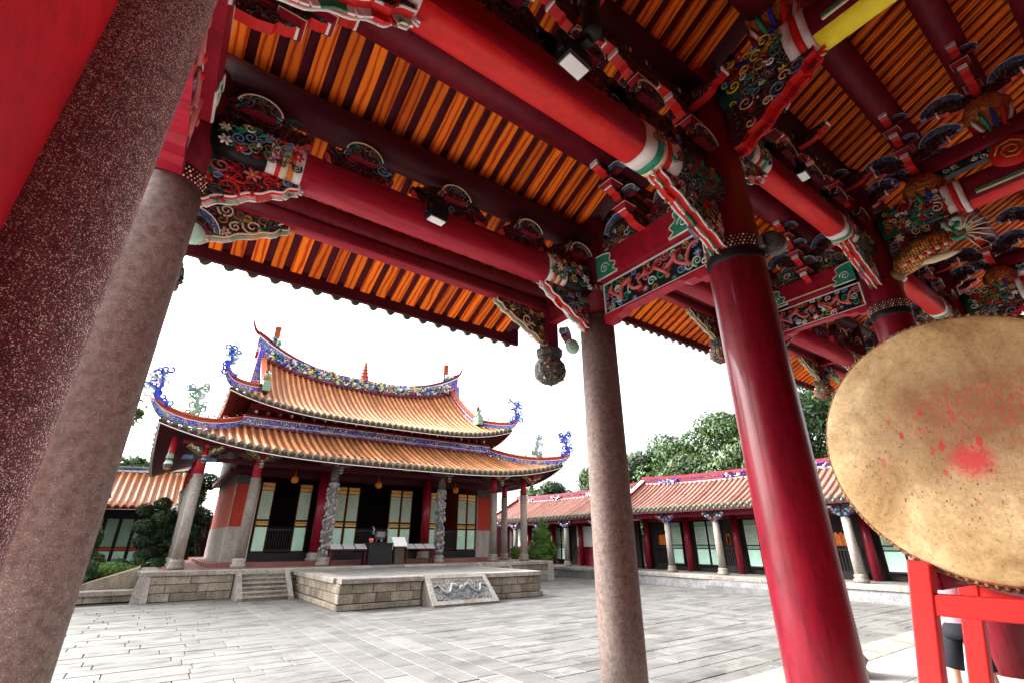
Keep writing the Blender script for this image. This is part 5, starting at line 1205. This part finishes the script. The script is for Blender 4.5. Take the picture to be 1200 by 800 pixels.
# walls and doors
def hwall(x0, x1, name='wall_pier'):
    q_ = MB(); q_.box((x0, 23.1, 1.02), (x1, 23.5, 2.32), 'granite_pale'); o_ = q_.build(name, hall)
    q_ = MB(); q_.box((x0 + .03, 23.12, 2.32), (x1 - .03, 23.48, 4.0), 'brick_pattern'); q_.build('brick_panel', o_)
    q_ = MB(); q_.box((x0, 23.08, 4.0), (x1, 23.5, 4.35), 'carved_black'); q_.build('frieze', o_)
    for a_ in (x0, x1 - .05): q_ = MB(); q_.box((a_, 23.07, 2.32), (a_ + .05, 23.12, 4.0), 'granite_pale'); q_.build('edge_strip', o_)
hwall(2.42, 3.35); hwall(14.1, 15.05)
q = MB(); q.box((2.42, 23.5, .9), (2.8, 30, 2.32), 'granite_pale'); q.box((2.44, 23.5, 2.32), (2.78, 30, 4.1), 'brick_red'); q.box((2.42, 23.5, 4.1), (2.8, 30, 4.6), 'carved_black'); q.build('side_wall', hall)
q = MB(); q.box((14.05, 23.5, .9), (14.4, 30, 2.32), 'granite_pale'); q.box((14.07, 23.5, 2.32), (14.38, 30, 4.6), 'brick_red'); q.build('side_wall', hall)
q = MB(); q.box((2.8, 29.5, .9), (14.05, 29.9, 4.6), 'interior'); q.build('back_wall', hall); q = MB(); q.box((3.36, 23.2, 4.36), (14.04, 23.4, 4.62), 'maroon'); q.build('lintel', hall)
q = MB(); q.box((3.35, 23.1, 1.02), (14.1, 23.4, 1.32), 'black_door'); q.build('threshold', hall)
def leaf(parent, x0, x1, y, z0, z1, axis='x', fm='gold', hm='gold'):
    """door leaf: black frame, gold headers, sage lattice, mint lower panel"""
    L = x1 - x0
    def B(u0, u1, zz0, zz1, d0, d1, m_, nm, par):
        q_ = MB()
        if axis == 'x': q_.box((x0 + u0, y + d0, zz0), (x0 + u1, y + d1, zz1), m_)
        else: q_.box((y + d0, x0 + u0, zz0), (y + d1, x0 + u1, zz1), m_)
        return q_.build(nm, par)
    lf_ = B(0, L, z0, z1, 0, .07, 'black_door', 'door_leaf', parent)
    h = z1 - z0; f = .035
    B(f, L - f, z0 + .03*h, z0 + .36*h, -.012, 0, fm, 'lower_frame', lf_); B(f + .02, L - f - .02, z0 + .035*h, z0 + .355*h, -.022, -.012, 'mint', 'lower_panel', lf_)
    B(f, L - f, z0 + .385*h, z0 + .44*h, -.02, 0, hm, 'header_panel', lf_); B(f, L - f, z0 + .47*h, z0 + .88*h, -.012, 0, fm, 'pane_frame', lf_); B(f + .02, L - f - .02, z0 + .475*h, z0 + .875*h, -.02, -.012, 'lattice', 'lattice_pane', lf_)
    B(f, L - f, z0 + .89*h, z0 + .99*h, -.02, 0, hm, 'header_panel', lf_)
    if fm != 'gold': return lf_
    sc_ = MB()
    for zz in (.42, .94):
        for j in range(5):
            u = f + (L - 2*f)*(j + .5)/5; p_ = (x0 + u, y - .025, z0 + zz*h) if axis == 'x' else (y - .025, x0 + u, z0 + zz*h); sc_.ell(p_, (.035,)*3, 'gold_dull', 5, 4)
    tag(sc_.build('gold_carving', lf_), kind='stuff')
    return lf_
for a_, b_ in ((3.42, 3.95), (4.95, 5.50), (6.50, 7.06), (7.10, 7.66), (9.18, 9.74), (9.78, 10.34), (11.35, 11.92), (12.95, 13.5)): leaf(hall, a_, b_, 23.16, 1.32, 4.12)
leaf(hall, 13.54, 14.06, 23.16, 1.32, 4.12)
for a_, b_ in ((3.95, 4.95), (7.66, 9.18), (11.92, 12.95)):
    rl_ = MB(); rl_.box((a_, 23.22, 2.2), (b_, 23.27, 2.26), 'black'); rl_.box((a_, 23.22, 1.40), (b_, 23.27, 1.46), 'black'); nn = int((b_ - a_)/.1)
    for j in range(nn): xx = a_ + .05 + j*.1; rl_.box((xx - .014, 23.225, 1.32), (xx + .014, 23.265, 2.34), 'black')
    rl_.build('door_railing', hall)
q = MB(); q.box((8.55, 20.30, 4.66), (8.85, 20.36, 5.02), 'gold'); pl_ = q.build('name_plaque', hall); q = MB(); q.box((8.62, 20.285, 4.74), (8.78, 20.30, 4.95), 'maroon'); q.build('plaque_field', pl_)
for xx in (4.5, 8.2, 12.3):
    q = MB(); q.lathe([(.03, 4.05), (.12, 4.08), (.16, 4.2), (.12, 4.32), (.03, 4.35), (.01, 4.6)], (xx, 22.3, 0), 14, 'orange'); tag(q.build('lantern', None, (xx, 22.3, 4.05)), {4.5: 'small orange lantern over the left temple door', 8.2: 'small orange lantern over the middle temple door', 12.3: 'small orange lantern over the right temple door'}[xx], 'lantern', 'lanterns over the temple doors')
# things standing on the platform
def stand(x0, x1, y, n_, label):
    t = thing('display_table', ((x0+x1)/2, y, .885), label, 'table', 'display tables before the hall doors')
    q_ = MB(); q_.box((x0, y - .2, 1.44), (x1, y + .2, 1.50), 'maroon'); q_.build('table_top', t)
    for xx in (x0 + .06, x1 - .06):
        for yy in (y - .15, y + .15): q_ = MB(); q_.box((xx - .03, yy - .03, .885), (xx + .03, yy + .03, 1.44), 'maroon'); q_.build('leg', t)
    for j in range(n_):
        a = x0 + (x1 - x0)*(j + .06)/n_; b = x0 + (x1 - x0)*(j + .94)/n_; q_ = MB(); q_.add([(a, y - .24, 1.505), (b, y - .24, 1.505), (b, y + .12, 1.68), (a, y + .12, 1.68), (a, y - .24, 1.49), (b, y - .24, 1.49), (b, y + .12, 1.50), (a, y + .12, 1.50)], [(0,1,2,3), (7,6,5,4), (0,4,5,1), (1,5,6,2), (2,6,7,3), (3,7,4,0)], 'paper'); q_.build('display_board', t)
stand(5.95, 7.45, 20.95, 3, 'low dark table with sloping white boards left of the incense burner'); stand(9.15, 10.55, 20.95, 3, 'low dark table with sloping white boards right of the lectern')
t = thing('altar_table', (7.98, 20.95, .885), 'black draped altar table below the silver incense burner', 'table')
q = MB(); q.box((7.48, 20.65, .885), (8.48, 21.25, 1.66), 'black'); q.build('cloth', t); q = MB(); q.box((7.44, 20.61, 1.66), (8.52, 21.29, 1.72), 'black_door'); q.build('table_top', t)
t = thing('incense_burner', (8.02, 20.95, 1.72), 'silver incense burner with two upswept handles on the black table', 'incense burner')
q = MB(); q.lathe([(.12, 1.84), (.20, 1.90), (.23, 2.0), (.20, 2.10), (.24, 2.14), (.20, 2.15)], (8.02, 20.95, 0), 20, 'grey_metal'); q.build('bowl', t)
for sg in (-1, 1): q = MB(); q.tube([(8.02 + sg*.2, 20.95, 2.02), (8.02 + sg*.34, 20.95, 2.1), (8.02 + sg*.30, 20.95, 2.26), (8.02 + sg*.38, 20.95, 2.36)], [.035, .04, .035, .02], 8, 'grey_metal'); q.build('handle', t)
for a in (.5, 2.6, 4.7): q = MB(); q.tube([(8.02 + .12*math.cos(a), 20.95 + .12*math.sin(a), 1.90), (8.02 + .17*math.cos(a), 20.95 + .17*math.sin(a), 1.72)], [.035, .03], 8, 'grey_metal'); q.build('leg', t)
t = thing('lectern', (8.85, 20.75, .885), 'dark wooden lectern with a white sheet beside the black table', 'lectern')
q = MB(); q.box((8.62, 20.62, .885), (9.02, 20.92, 1.62), 'bark'); q.build('body', t); q = MB(); q.add([(8.5, 20.5, 1.60), (9.1, 20.5, 1.60), (9.1, 20.9, 1.95), (8.5, 20.9, 1.95), (8.5, 20.52, 1.57), (9.1, 20.52, 1.57), (9.1, 20.92, 1.92), (8.5, 20.92, 1.92)], [(0,1,2,3), (7,6,5,4), (0,4,5,1), (1,5,6,2), (2,6,7,3), (3,7,4,0)], 'white'); q.build('sheet', t)
q = MB(); q.lathe([(.06, 1.72), (.09, 1.80), (.10, 1.88), (.07, 1.9)], (7.60, 20.85, 0), 12, 'pink'); tag(q.build('offering_pot', None, (7.6, 20.85, 1.72)), 'small pink pot on the black altar table', 'pot')
# ================================================================== SIDE BUILDINGS
def wing(name, label, y0, y1, xe, xr, ze, zr, xb, cols_y, pat, ridge_lift=.2, zf=.50, row_ds=.27, floor_x=18.95):
    t = thing(name, (xr, (y0 + y1)/2, 0), label, 'side hall')
    pm = MB(); pm.box((floor_x, y0 - .1, 0), (xb + 4, y1 + .1, zf - .14), 'granite_relief'); pl2 = pm.build('plinth', t)
    cap_stones(pl2, (floor_x, y1 + .1), (floor_x, y0 - .1), zf - .14, zf, .6, 1.3, 2.2, 'granite_pale', int(y0*3), .05); q = MB(); q.box((floor_x + .56, y0, zf - .15), (xb + 4, y1, zf - .004), 'terrace_paving'); q.build('floor', pl2)
    rf = MB(); rf.box((xr - .3, y0, zr - .5), (xr + .3, y1, zr - .35), 'maroon'); rf = rf.build('roof', t)
    yc, hf_ = (y0 + y1)/2, (y1 - y0)/2
    def P(s, v): zz = ze + .10*abs((s - yc)/hf_)**4; return (xe + (xr - xe)*v, s, zz + (zr + ridge_lift*abs((s - yc)/hf_)**3 - zz)*(.8*v + .2*v*v))
    tiled_face(rf, lambda s, v: P(y1 + y0 - s, v), y0, y1, lambda s: 1.0, row_ds, 'tile_pink', 'tile_pink_pan', .07, 6, line='maroon')
    def Pb(s, v): p_ = P(s, v); return (2*xr - p_[0], p_[1], p_[2])
    tiled_face(rf, Pb, y0, y1, lambda s: 1.0, .8, 'tile_pink', 'tile_pink_pan', .07, 4, rows=False)
    rp_ = [(xr, y0 + (y1 - y0)*i/20, zr + ridge_lift*abs((y0 + (y1 - y0)*i/20 - yc)/hf_)**3 - .04) for i in range(21)]
    ridge_band(rf, rp_, .40, .22, [(0, .12, 'plaster', .02), (.12, .50, 'red_dark', 0), (.5, .6, 'ridge_blue', .02), (.6, 1, 'red_dark', .05)])
    for f in (.10, .36, .62, .88):
        yy = y0 + (y1 - y0)*f; lumps(rf, [(xr - .12, yy - .55, zr + .02), (xr - .12, yy + .55, zr + .02)], 60, .07, ['blue', 'white', 'blue', 'mint', 'red_dark'], int(yy*7), .22)
    for yy in (y0, y1):
        q = MB(); q.prism([(xe + .7, ze - .3), (2*xr - xe - .7, ze - .3), (2*xr - xe - .7, ze + .2), (xr, zr + .15), (xe + .7, ze + .2)], (0, yy, 0), (1, 0, 0), (0, 0, 1), .25, 'plaster'); q.build('gable_wall', t)
        q = MB(); q.prism([(xe + .1, ze + .05), (xr, zr + .15), (xr, zr + .42), (xe + .1, ze + .30)], (0, yy, 0), (1, 0, 0), (0, 0, 1), .30, 'red_dark', 'plaster'); q.build('verge_ridge', rf)
    q = MB(); q.box((xb, y0, zf), (xb + .2, y1, ze - .1), 'interior'); bw = q.build('back_wall', t)  # dark sheet close behind the doors, painting in the unlit inside
    q = MB(); q.box((19.5, y0, ze - .36), (19.7, y1, ze - .16), 'red_dark'); q.build('eave_beam', t)
    q = MB(); q.box((xb - .25, y0, ze - .45), (xb - .05, y1, ze - .1), 'red_dark'); q.build('wall_beam', t)
    for yy in cols_y:
        mb = MB(); mb.lathe([(.15, zf + .26), (.14, ze - .60)], (19.6, yy, 0), 16, 'granite_pale'); c_ = mb.build('column', t)
        b = MB(); b.lathe([(.22, zf), (.23, zf+.1), (.17, zf+.16), (.20, zf+.22), (.155, zf+.27)], (19.6, yy, 0), 16, 'granite_pale'); b.build('column_base', c_)
        b = MB(); b.lathe([(.12, ze - .601), (.12, ze - .2)], (19.6, yy, 0), 14, 'carved_multi'); b.build('column_top', c_)
        for sg in (-1, 1):
            b = MB(); b.prism([(.05, 0), (.55, .30), (.5, .42), (.05, .44)], (19.52, yy, ze - .62), (0, sg, 0), (0, 0, 1), .12, 'carved_multi', 'blue'); 
            rg = random.Random(int(yy*9))
            for j in range(7): b.ell((19.44, yy + sg*(.1 + .06*j), ze - .46 + .035*j + rg.uniform(-.05, .08)), (.03, .06, .05), rg.choice(['blue', 'white', 'pink', 'blue_pale']), 6, 4)
            b.build('carved_spandrel', c_)
        mb = MB(); mb.lathe([(.15, zf), (.145, ze - .2)], (xb - .3, yy, 0), 16, 'red_column'); mb.build('wall_column', t)
    for (kind, a, b_) in pat:
        if kind == 'leaf': leaf(t, a, b_, xb - .12, zf + .25, ze - .5, 'y', 'plaster', 'sage')
        elif kind == 'open':
            r_ = MB(); n_ = int((b_ - a)/.11); r_.box((xb - .13, a, zf + .95), (xb - .08, b_, zf + 1.02), 'black'); r_.box((xb - .13, a, zf), (xb - .06, b_, zf + .28), 'black_door')
            for j in range(n_): yy = a + .055 + j*.11; r_.box((xb - .12, yy - .02, zf + .28), (xb - .09, yy + .02, zf + 1.1), 'black')
            r_.build('door_railing', t)
            r_ = MB(); r_.box((xb - .03, a + .2, zf + 1.12), (xb - .005, b_ - .2, zf + 1.55), 'lamplight_red')  # panel and strips imitate orange-red lights by colour alone
            for j in range(7): yy = a + .3 + j*(b_ - a - .6)/6; r_.box((xb - .05, yy - .03, zf + 1.15), (xb - .03, yy + .03, zf + 1.5 + .1*(j % 2)), 'orange' if j % 3 else 'lamplight_red')
            r_.build('painted_lights', t)
        elif kind == 'plaster':
            q = MB(); q.box((xb - .14, a, zf + 1.0), (xb - .02, b_, ze - .5), 'plaster'); wp = q.build('wall_panel', t); q = MB(); q.box((xb - .15, a, zf), (xb - .02, b_, zf + 1.0), 'red_dark'); q.build('dado', wp)
        elif kind == 'door': q = MB(); q.box((xb - .16, a, zf + 1.0), (xb - .03, b_, ze - .55), 'teal_door'); q.build('shutter', t); q = MB(); q.box((xb - .15, a, zf), (xb - .03, b_, zf + .995), 'red_dark'); q.build('dado', t)
    return t
cys = [17.45, 15.0, 12.5, 10.0, 7.5, 5.0]
pat = [('open', 16.2, 17.1), ('leaf', 15.45, 16.1), ('leaf', 14.05, 14.7), ('leaf', 13.35, 14.0), ('open', 12.8, 13.3), ('leaf', 11.6, 12.2), ('leaf', 10.95, 11.55), ('leaf', 10.3, 10.9), ('leaf', 9.05, 9.7), ('open', 7.85, 9.0), ('leaf', 6.55, 7.2), ('leaf', 5.85, 6.5)]
w1 = wing('side_hall', 'long side hall with pink tiled roof and mint doors at the right of the courtyard', 4.0, 17.75, 19.05, 21.6, 3.16, 4.50, 21.3, cys, pat)
pat2 = [('plaster', 19.0, 20.4), ('door', 20.45, 21.2), ('plaster', 21.25, 22.6), ('leaf', 23.4, 24.0), ('leaf', 24.1, 24.7), ('plaster', 25.5, 27), ('plaster', 27.2, 29)]
w2 = wing('side_hall', 'farther pink roofed side hall with white wall and teal shutter behind the conifer', 17.95, 30.0, 19.35, 21.9, 3.10, 4.38, 21.0, [19.6, 22.1, 24.6, 27.1, 29.6], pat2, .15, .5, .3)
# steps of the long side hall
q = MB(); q.box((18.35, 9.2, 0), (18.9, 12.6, .17), 'granite_relief'); q.build('step', w1); q = MB(); q.box((18.62, 9.2, .171), (18.9, 12.6, .34), 'granite_relief'); q.build('step', w1)
# back building at the far left
bk = thing('rear_hall', (-3.5, 39, 0), 'orange roofed hall with green lattice windows behind the left garden', 'hall')
rfb = MB(); rfb.box((-12, 39.4, 5.2), (1.3, 39.8, 5.4), 'maroon'); rfb = rfb.build('roof', bk)
def Pbk(s, v): return (s, 36.0 + 3.6*v, 3.62 + .12*abs((s + 5)/6.5)**3 + (5.9 - 3.62)*(.8*v + .2*v*v))
tiled_face(rfb, Pbk, -11.5, 1.5, lambda s: 1.0, .36, 'tile_orange', 'tile_pan', .09, 6, disc='terracotta')
ridge_band(rfb, [(-11.5 + 13*i/20, 39.6, 5.85 + .5*abs((-11.5 + 13*i/20 + 5)/6.5)**4) for i in range(21)], .36, .22, [(0, .3, 'plaster', .02), (.3, .7, 'ridge_blue', 0), (.7, 1, 'sage', .05)])
q = MB(); q.tube([(1.0, 36.6, 4.2), (1.2, 38, 5.2), (1.35, 39.2, 6.1)], .14, 6, 'red_wall'); q.build('verge_ridge', rfb)
q = MB(); q.box((-12, 37.4, 0), (1.2, 37.8, 3.7), 'black_door'); q.build('wall', bk)
for j in range(14):
    xx = -9.2 + j*.7; q = MB(); q.box((xx, 37.33, 1.5), (xx + .52, 37.4, 3.0), 'sage'); wq = q.build('window', bk); q = MB(); q.box((xx, 37.32, .75), (xx + .52, 37.4, 1.25), 'mint'); q.build('lower_panel', wq); q = MB(); q.box((xx - .02, 37.31, 1.28), (xx + .54, 37.4, 1.46), 'brick_red'); q.build('sill', wq)

gw = thing('garden_wall', (10, 35.5, 0), 'dark red garden wall closing the court behind the temple hall', 'wall')
q = MB(); q.box((1.6, 35.4, 0), (25, 35.7, 3.0), 'maroon'); q.build('wall', gw); q = MB(); q.box((1.6, 35.3, 3.0), (25, 35.8, 3.2), 'terracotta'); q.build('coping', gw)
# ================================================================== TREES AND SHRUBS
def leaves(mb_v, mb_f, c, r, n, size, rg, droop=0.0, flat=1.0):
    for _ in range(n):
        d = Vector((rg.gauss(0, 1), rg.gauss(0, 1), rg.gauss(0, 1))).normalized(); rr = rg.uniform(.55, 1.0) ** .6
        p_ = Vector(c) + Vector((d.x*r[0], d.y*r[1], d.z*r[2])) * rr
        nrm = (d + Vector((rg.uniform(-.7, .7), rg.uniform(-.7, .7), rg.uniform(-.3, .9)))).normalized(); a = nrm.orthogonal().normalized(); a = Matrix.Rotation(rg.uniform(0, 6.28), 3, nrm) @ a; b = nrm.cross(a)
        s = size*rg.uniform(.6, 1.3); o_ = len(mb_v)
        mb_v += [p_ - a*s, p_ - b*s*.45, p_ + a*s - Vector((0, 0, droop*s)), p_ + b*s*.45]; mb_f.append((o_, o_+1, o_+2, o_+3))
def tree(name, base, h, blobs, leaf_m, n, size, label, group=None, trunk_r=.18, droop=.2, seed=1, cat='tree'):
    rg = random.Random(seed); t = thing(name, base, label, cat, group); b0 = Vector(base)
    tr = MB(); top = b0 + Vector((rg.uniform(-.2, .2), rg.uniform(-.2, .2), h)); P_ = smooth_path([b0, b0.lerp(top, .35) + Vector((.08, .05, 0)), b0.lerp(top, .7), top], 4)
    tr.tube(P_, [trunk_r*(1 - .75*i/len(P_)) for i in range(len(P_))], 8, 'bark')
    for c, r in blobs:
        c = b0 + Vector(c); s_ = b0.lerp(top, min(.9, max(.25, (c.z - b0.z)/h*.6))); tr.tube([s_, s_.lerp(c, .5) + Vector((0, 0, .1)), c], [trunk_r*.35, trunk_r*.22, trunk_r*.08], 5, 'bark')
    tr.build('trunk', t)
    vv, ff = [], []; tot = sum(r[0]*r[1] + r[2]*r[0] for _, r in blobs)
    for c, r in blobs: leaves(vv, ff, b0 + Vector(c), r, int(n*(r[0]*r[1] + r[2]*r[0])/tot), size, rg, droop)
    cr = MB(); cr.add(vv, ff, leaf_m); cr.build('crown', t)
    return t
def crown_blobs(rg, R, H, z0, k):
    out = []
    for i in range(k):
        a = rg.uniform(0, 6.28); t = rg.random(); z = z0 + H*t; rad = R*(.35 + .65*math.sin(PI*min(1, .18 + .8*t)))*rg.uniform(.3, .9)
        s = R*rg.uniform(.28, .48); out.append(((rad*math.cos(a), rad*math.sin(a), z), (s, s, s*rg.uniform(.6, .85))))
    return out
rgt = random.Random(44)
spots = [(32, 40, 6.8, 'leaf_mid', 'small mid green tree at the left end of the wood behind the side halls'), (31, 35.5, 7.0, 'leaf_dark', 'dark tree behind the farther side hall, next to the leftmost one'), (32, 30.5, 8.0, 'leaf_mid', 'tree partly behind the grey granite column, left side'),
         (31.5, 26.5, 8.2, 'leaf_dark', 'dark tree just right of the grey granite column'), (33, 23, 9.6, 'leaf_mid', 'tall bushy tree above the white gable end'), (31, 20.6, 7.4, 'leaf_pale', 'pale drooping tree among the dark ones behind the side hall roof'),
         (32.5, 18.2, 10.4, 'leaf_mid', 'tallest green tree left of the dark red column'), (31, 16, 8.2, 'leaf_pale', 'pale drooping tree against the dark red column'), (33, 13.3, 11.2, 'leaf_dark', 'dark green tree seen between the red column and the drum'), (32, 9.5, 10.4, 'leaf_mid', 'green tree half hidden by the drum')]
for i, (x, y, h, m_, lab) in enumerate(spots):
    R = 3.0 + .25*(h - 7); tree('broadleaf_tree', (x, y, 0), h*.8, crown_blobs(rgt, R, h - 2.6, 2.2, 40), m_, 17000, .17, lab, 'trees behind the side halls', .25, .5 if m_ == 'leaf_pale' else .2, 60 + i)
tree('broadleaf_tree', (-2.6, 47, 0), 6.4, crown_blobs(rgt, 2.4, 4.0, 3.4, 18), 'leaf_mid', 3200, .26, 'green tree behind the orange roofed rear hall', None, .2, .2, 91)
tree('broadleaf_tree', (.6, 50, 0), 7.2, crown_blobs(rgt, 2.4, 4.6, 3.6, 18), 'leaf_light', 3200, .26, 'lighter green tree at the eave corner of the temple', None, .2, .2, 92)
tree('broadleaf_tree', (-5.5, 33, 0), 9.5, crown_blobs(rgt, 3.2, 9, 3.0, 40), 'leaf_mid', 9000, .26, 'tall tree added to shade the hall side, hidden behind the brown granite column', None, .25, .2, 93)  # added out of sight to keep the sun off the hall's left wall
tree('broadleaf_tree', (-6.5, 28.5, 0), 9.5, crown_blobs(rgt, 3.0, 9, 2.5, 40), 'leaf_dark', 8000, .26, 'dark tree added to shade the hall side, left of the one behind the brown granite column', None, .25, .2, 94)  # second added sun blocker, also out of sight
tree('conifer_tree', (1.5, 33.6, 0), 4.6, [((0, 0, 1.2), (1.0, .9, .8)), ((.1, 0, 2.2), (1.0, .9, .8)), ((-.1, 0, 3.2), (.9, .8, .8)), ((0, 0, 4.2), (.7, .6, .7)), ((.6, 0, 3.0), (.7, .6, .6)), ((-.6, 0, 2.6), (.7, .6, .6)), ((.5, 0, 5.0), (.7, .6, .5))], 'leaf_dark', 9000, .11, 'dark conifer seen through the left porch of the temple', None, .12, 0, 90)
# garden plants left of the hall
def cloud_tree():
    bl = [((.0, 0, 2.35), (.5, .5, .36)), ((-.62, -.1, 2.0), (.42, .4, .3)), ((.55, .1, 1.95), (.45, .4, .3)), ((-.45, .1, 1.45), (.5, .45, .3)), ((.50, -.1, 1.35), (.5, .42, .3)), ((0, .2, 1.75), (.5, .4, .35)), ((-.3, -.2, .95), (.45, .4, .28)), ((.45, .1, .85), (.42, .4, .28)), ((-.75, .1, 2.65), (.32, .3, .26)), ((-.2, 0, 2.9), (.35, .3, .26))]
    return tree('cloud_pine', (.35, 25.6, .34), 2.6, bl, 'leaf_dark', 9000, .065, 'cloud pruned dark conifer behind the leaning left porch column', None, .10, 0, 95, 'tree')
cloud_tree()
tree('conifer_bush', (-2.05, 24.4, .3), 1.6, [((0, 0, 1.0), (.62, .6, .6)), ((.15, .1, 1.6), (.5, .5, .5)), ((-.4, 0, .6), (.5, .5, .45)), ((.45, 0, .7), (.5, .5, .45))], 'leaf_mid', 8000, .075, 'rounded green conifer bush left of the hall platform', None, .07, 0, 96, 'bush')
tree('low_shrub', (-.95, 23.2, .3), .5, [((0, 0, .55), (.75, .5, .26)), ((.5, 0, .5), (.5, .4, .22))], 'leaf_light', 3500, .06, 'light green spreading shrub beside the red flower pots', None, .03, 0, 97, 'shrub')
tree('low_shrub', (-1.85, 22.3, .3), .35, [((0, 0, .32), (.5, .4, .24))], 'leaf_light', 2200, .055, 'bright green clipped shrub by the low kerb', None, .03, 0, 98, 'shrub')
tree('low_shrub', (-1.5, 23.0, .3), .6, [((0, 0, .5), (.45, .4, .4)), ((-.3, 0, .8), (.35, .3, .3))], 'leaf_dark', 3000, .06, 'dark leafy shrub between the conifer bush and the kerb', None, .03, 0, 99, 'shrub')
for i, xx in enumerate((-.75, -.15, .45)):
    t = thing('flower_pot', (xx, 24.3, .3), ('leftmost', 'middle', 'rightmost')[i] + ' of the three red flower pots behind the ramp', 'flower pot', 'red flower pots')
    q = MB(); q.lathe([(.17, .3), (.22, .45), (.26, .66), (.29, .68), (.29, .74), (.22, .74)], (xx, 24.3, 0), 18, 'brick_red'); q.build('pot', t)
    vv, ff = [], []; leaves(vv, ff, (xx, 24.3, .95), (.34, .32, .26), 700, .05, random.Random(i)); q = MB(); q.add(vv, ff, 'leaf_mid'); q.build('foliage', t)
tree('conifer_bush', (18.15, 22.6, .0), 2.4, [((0, 0, 1.5), (.75, .7, .55)), ((0, 0, 2.1), (.55, .5, .5)), ((.1, 0, 2.6), (.3, .3, .4)), ((-.45, 0, 1.2), (.5, .5, .4)), ((.5, 0, 1.3), (.5, .5, .4)), ((0, 0, .9), (.6, .6, .35))], 'leaf_light', 11000, .085, 'bright green conifer bush right of the hall between porch columns and side hall', None, .08, 0, 101, 'bush')
tree('low_shrub', (16.95, 23.5, .3), .6, [((0, 0, .9), (.35, .3, .35))], 'leaf_light', 1500, .055, 'small light shrub between the right porch columns', None, .03, 0, 103, 'shrub')

_stuff_reliefs()
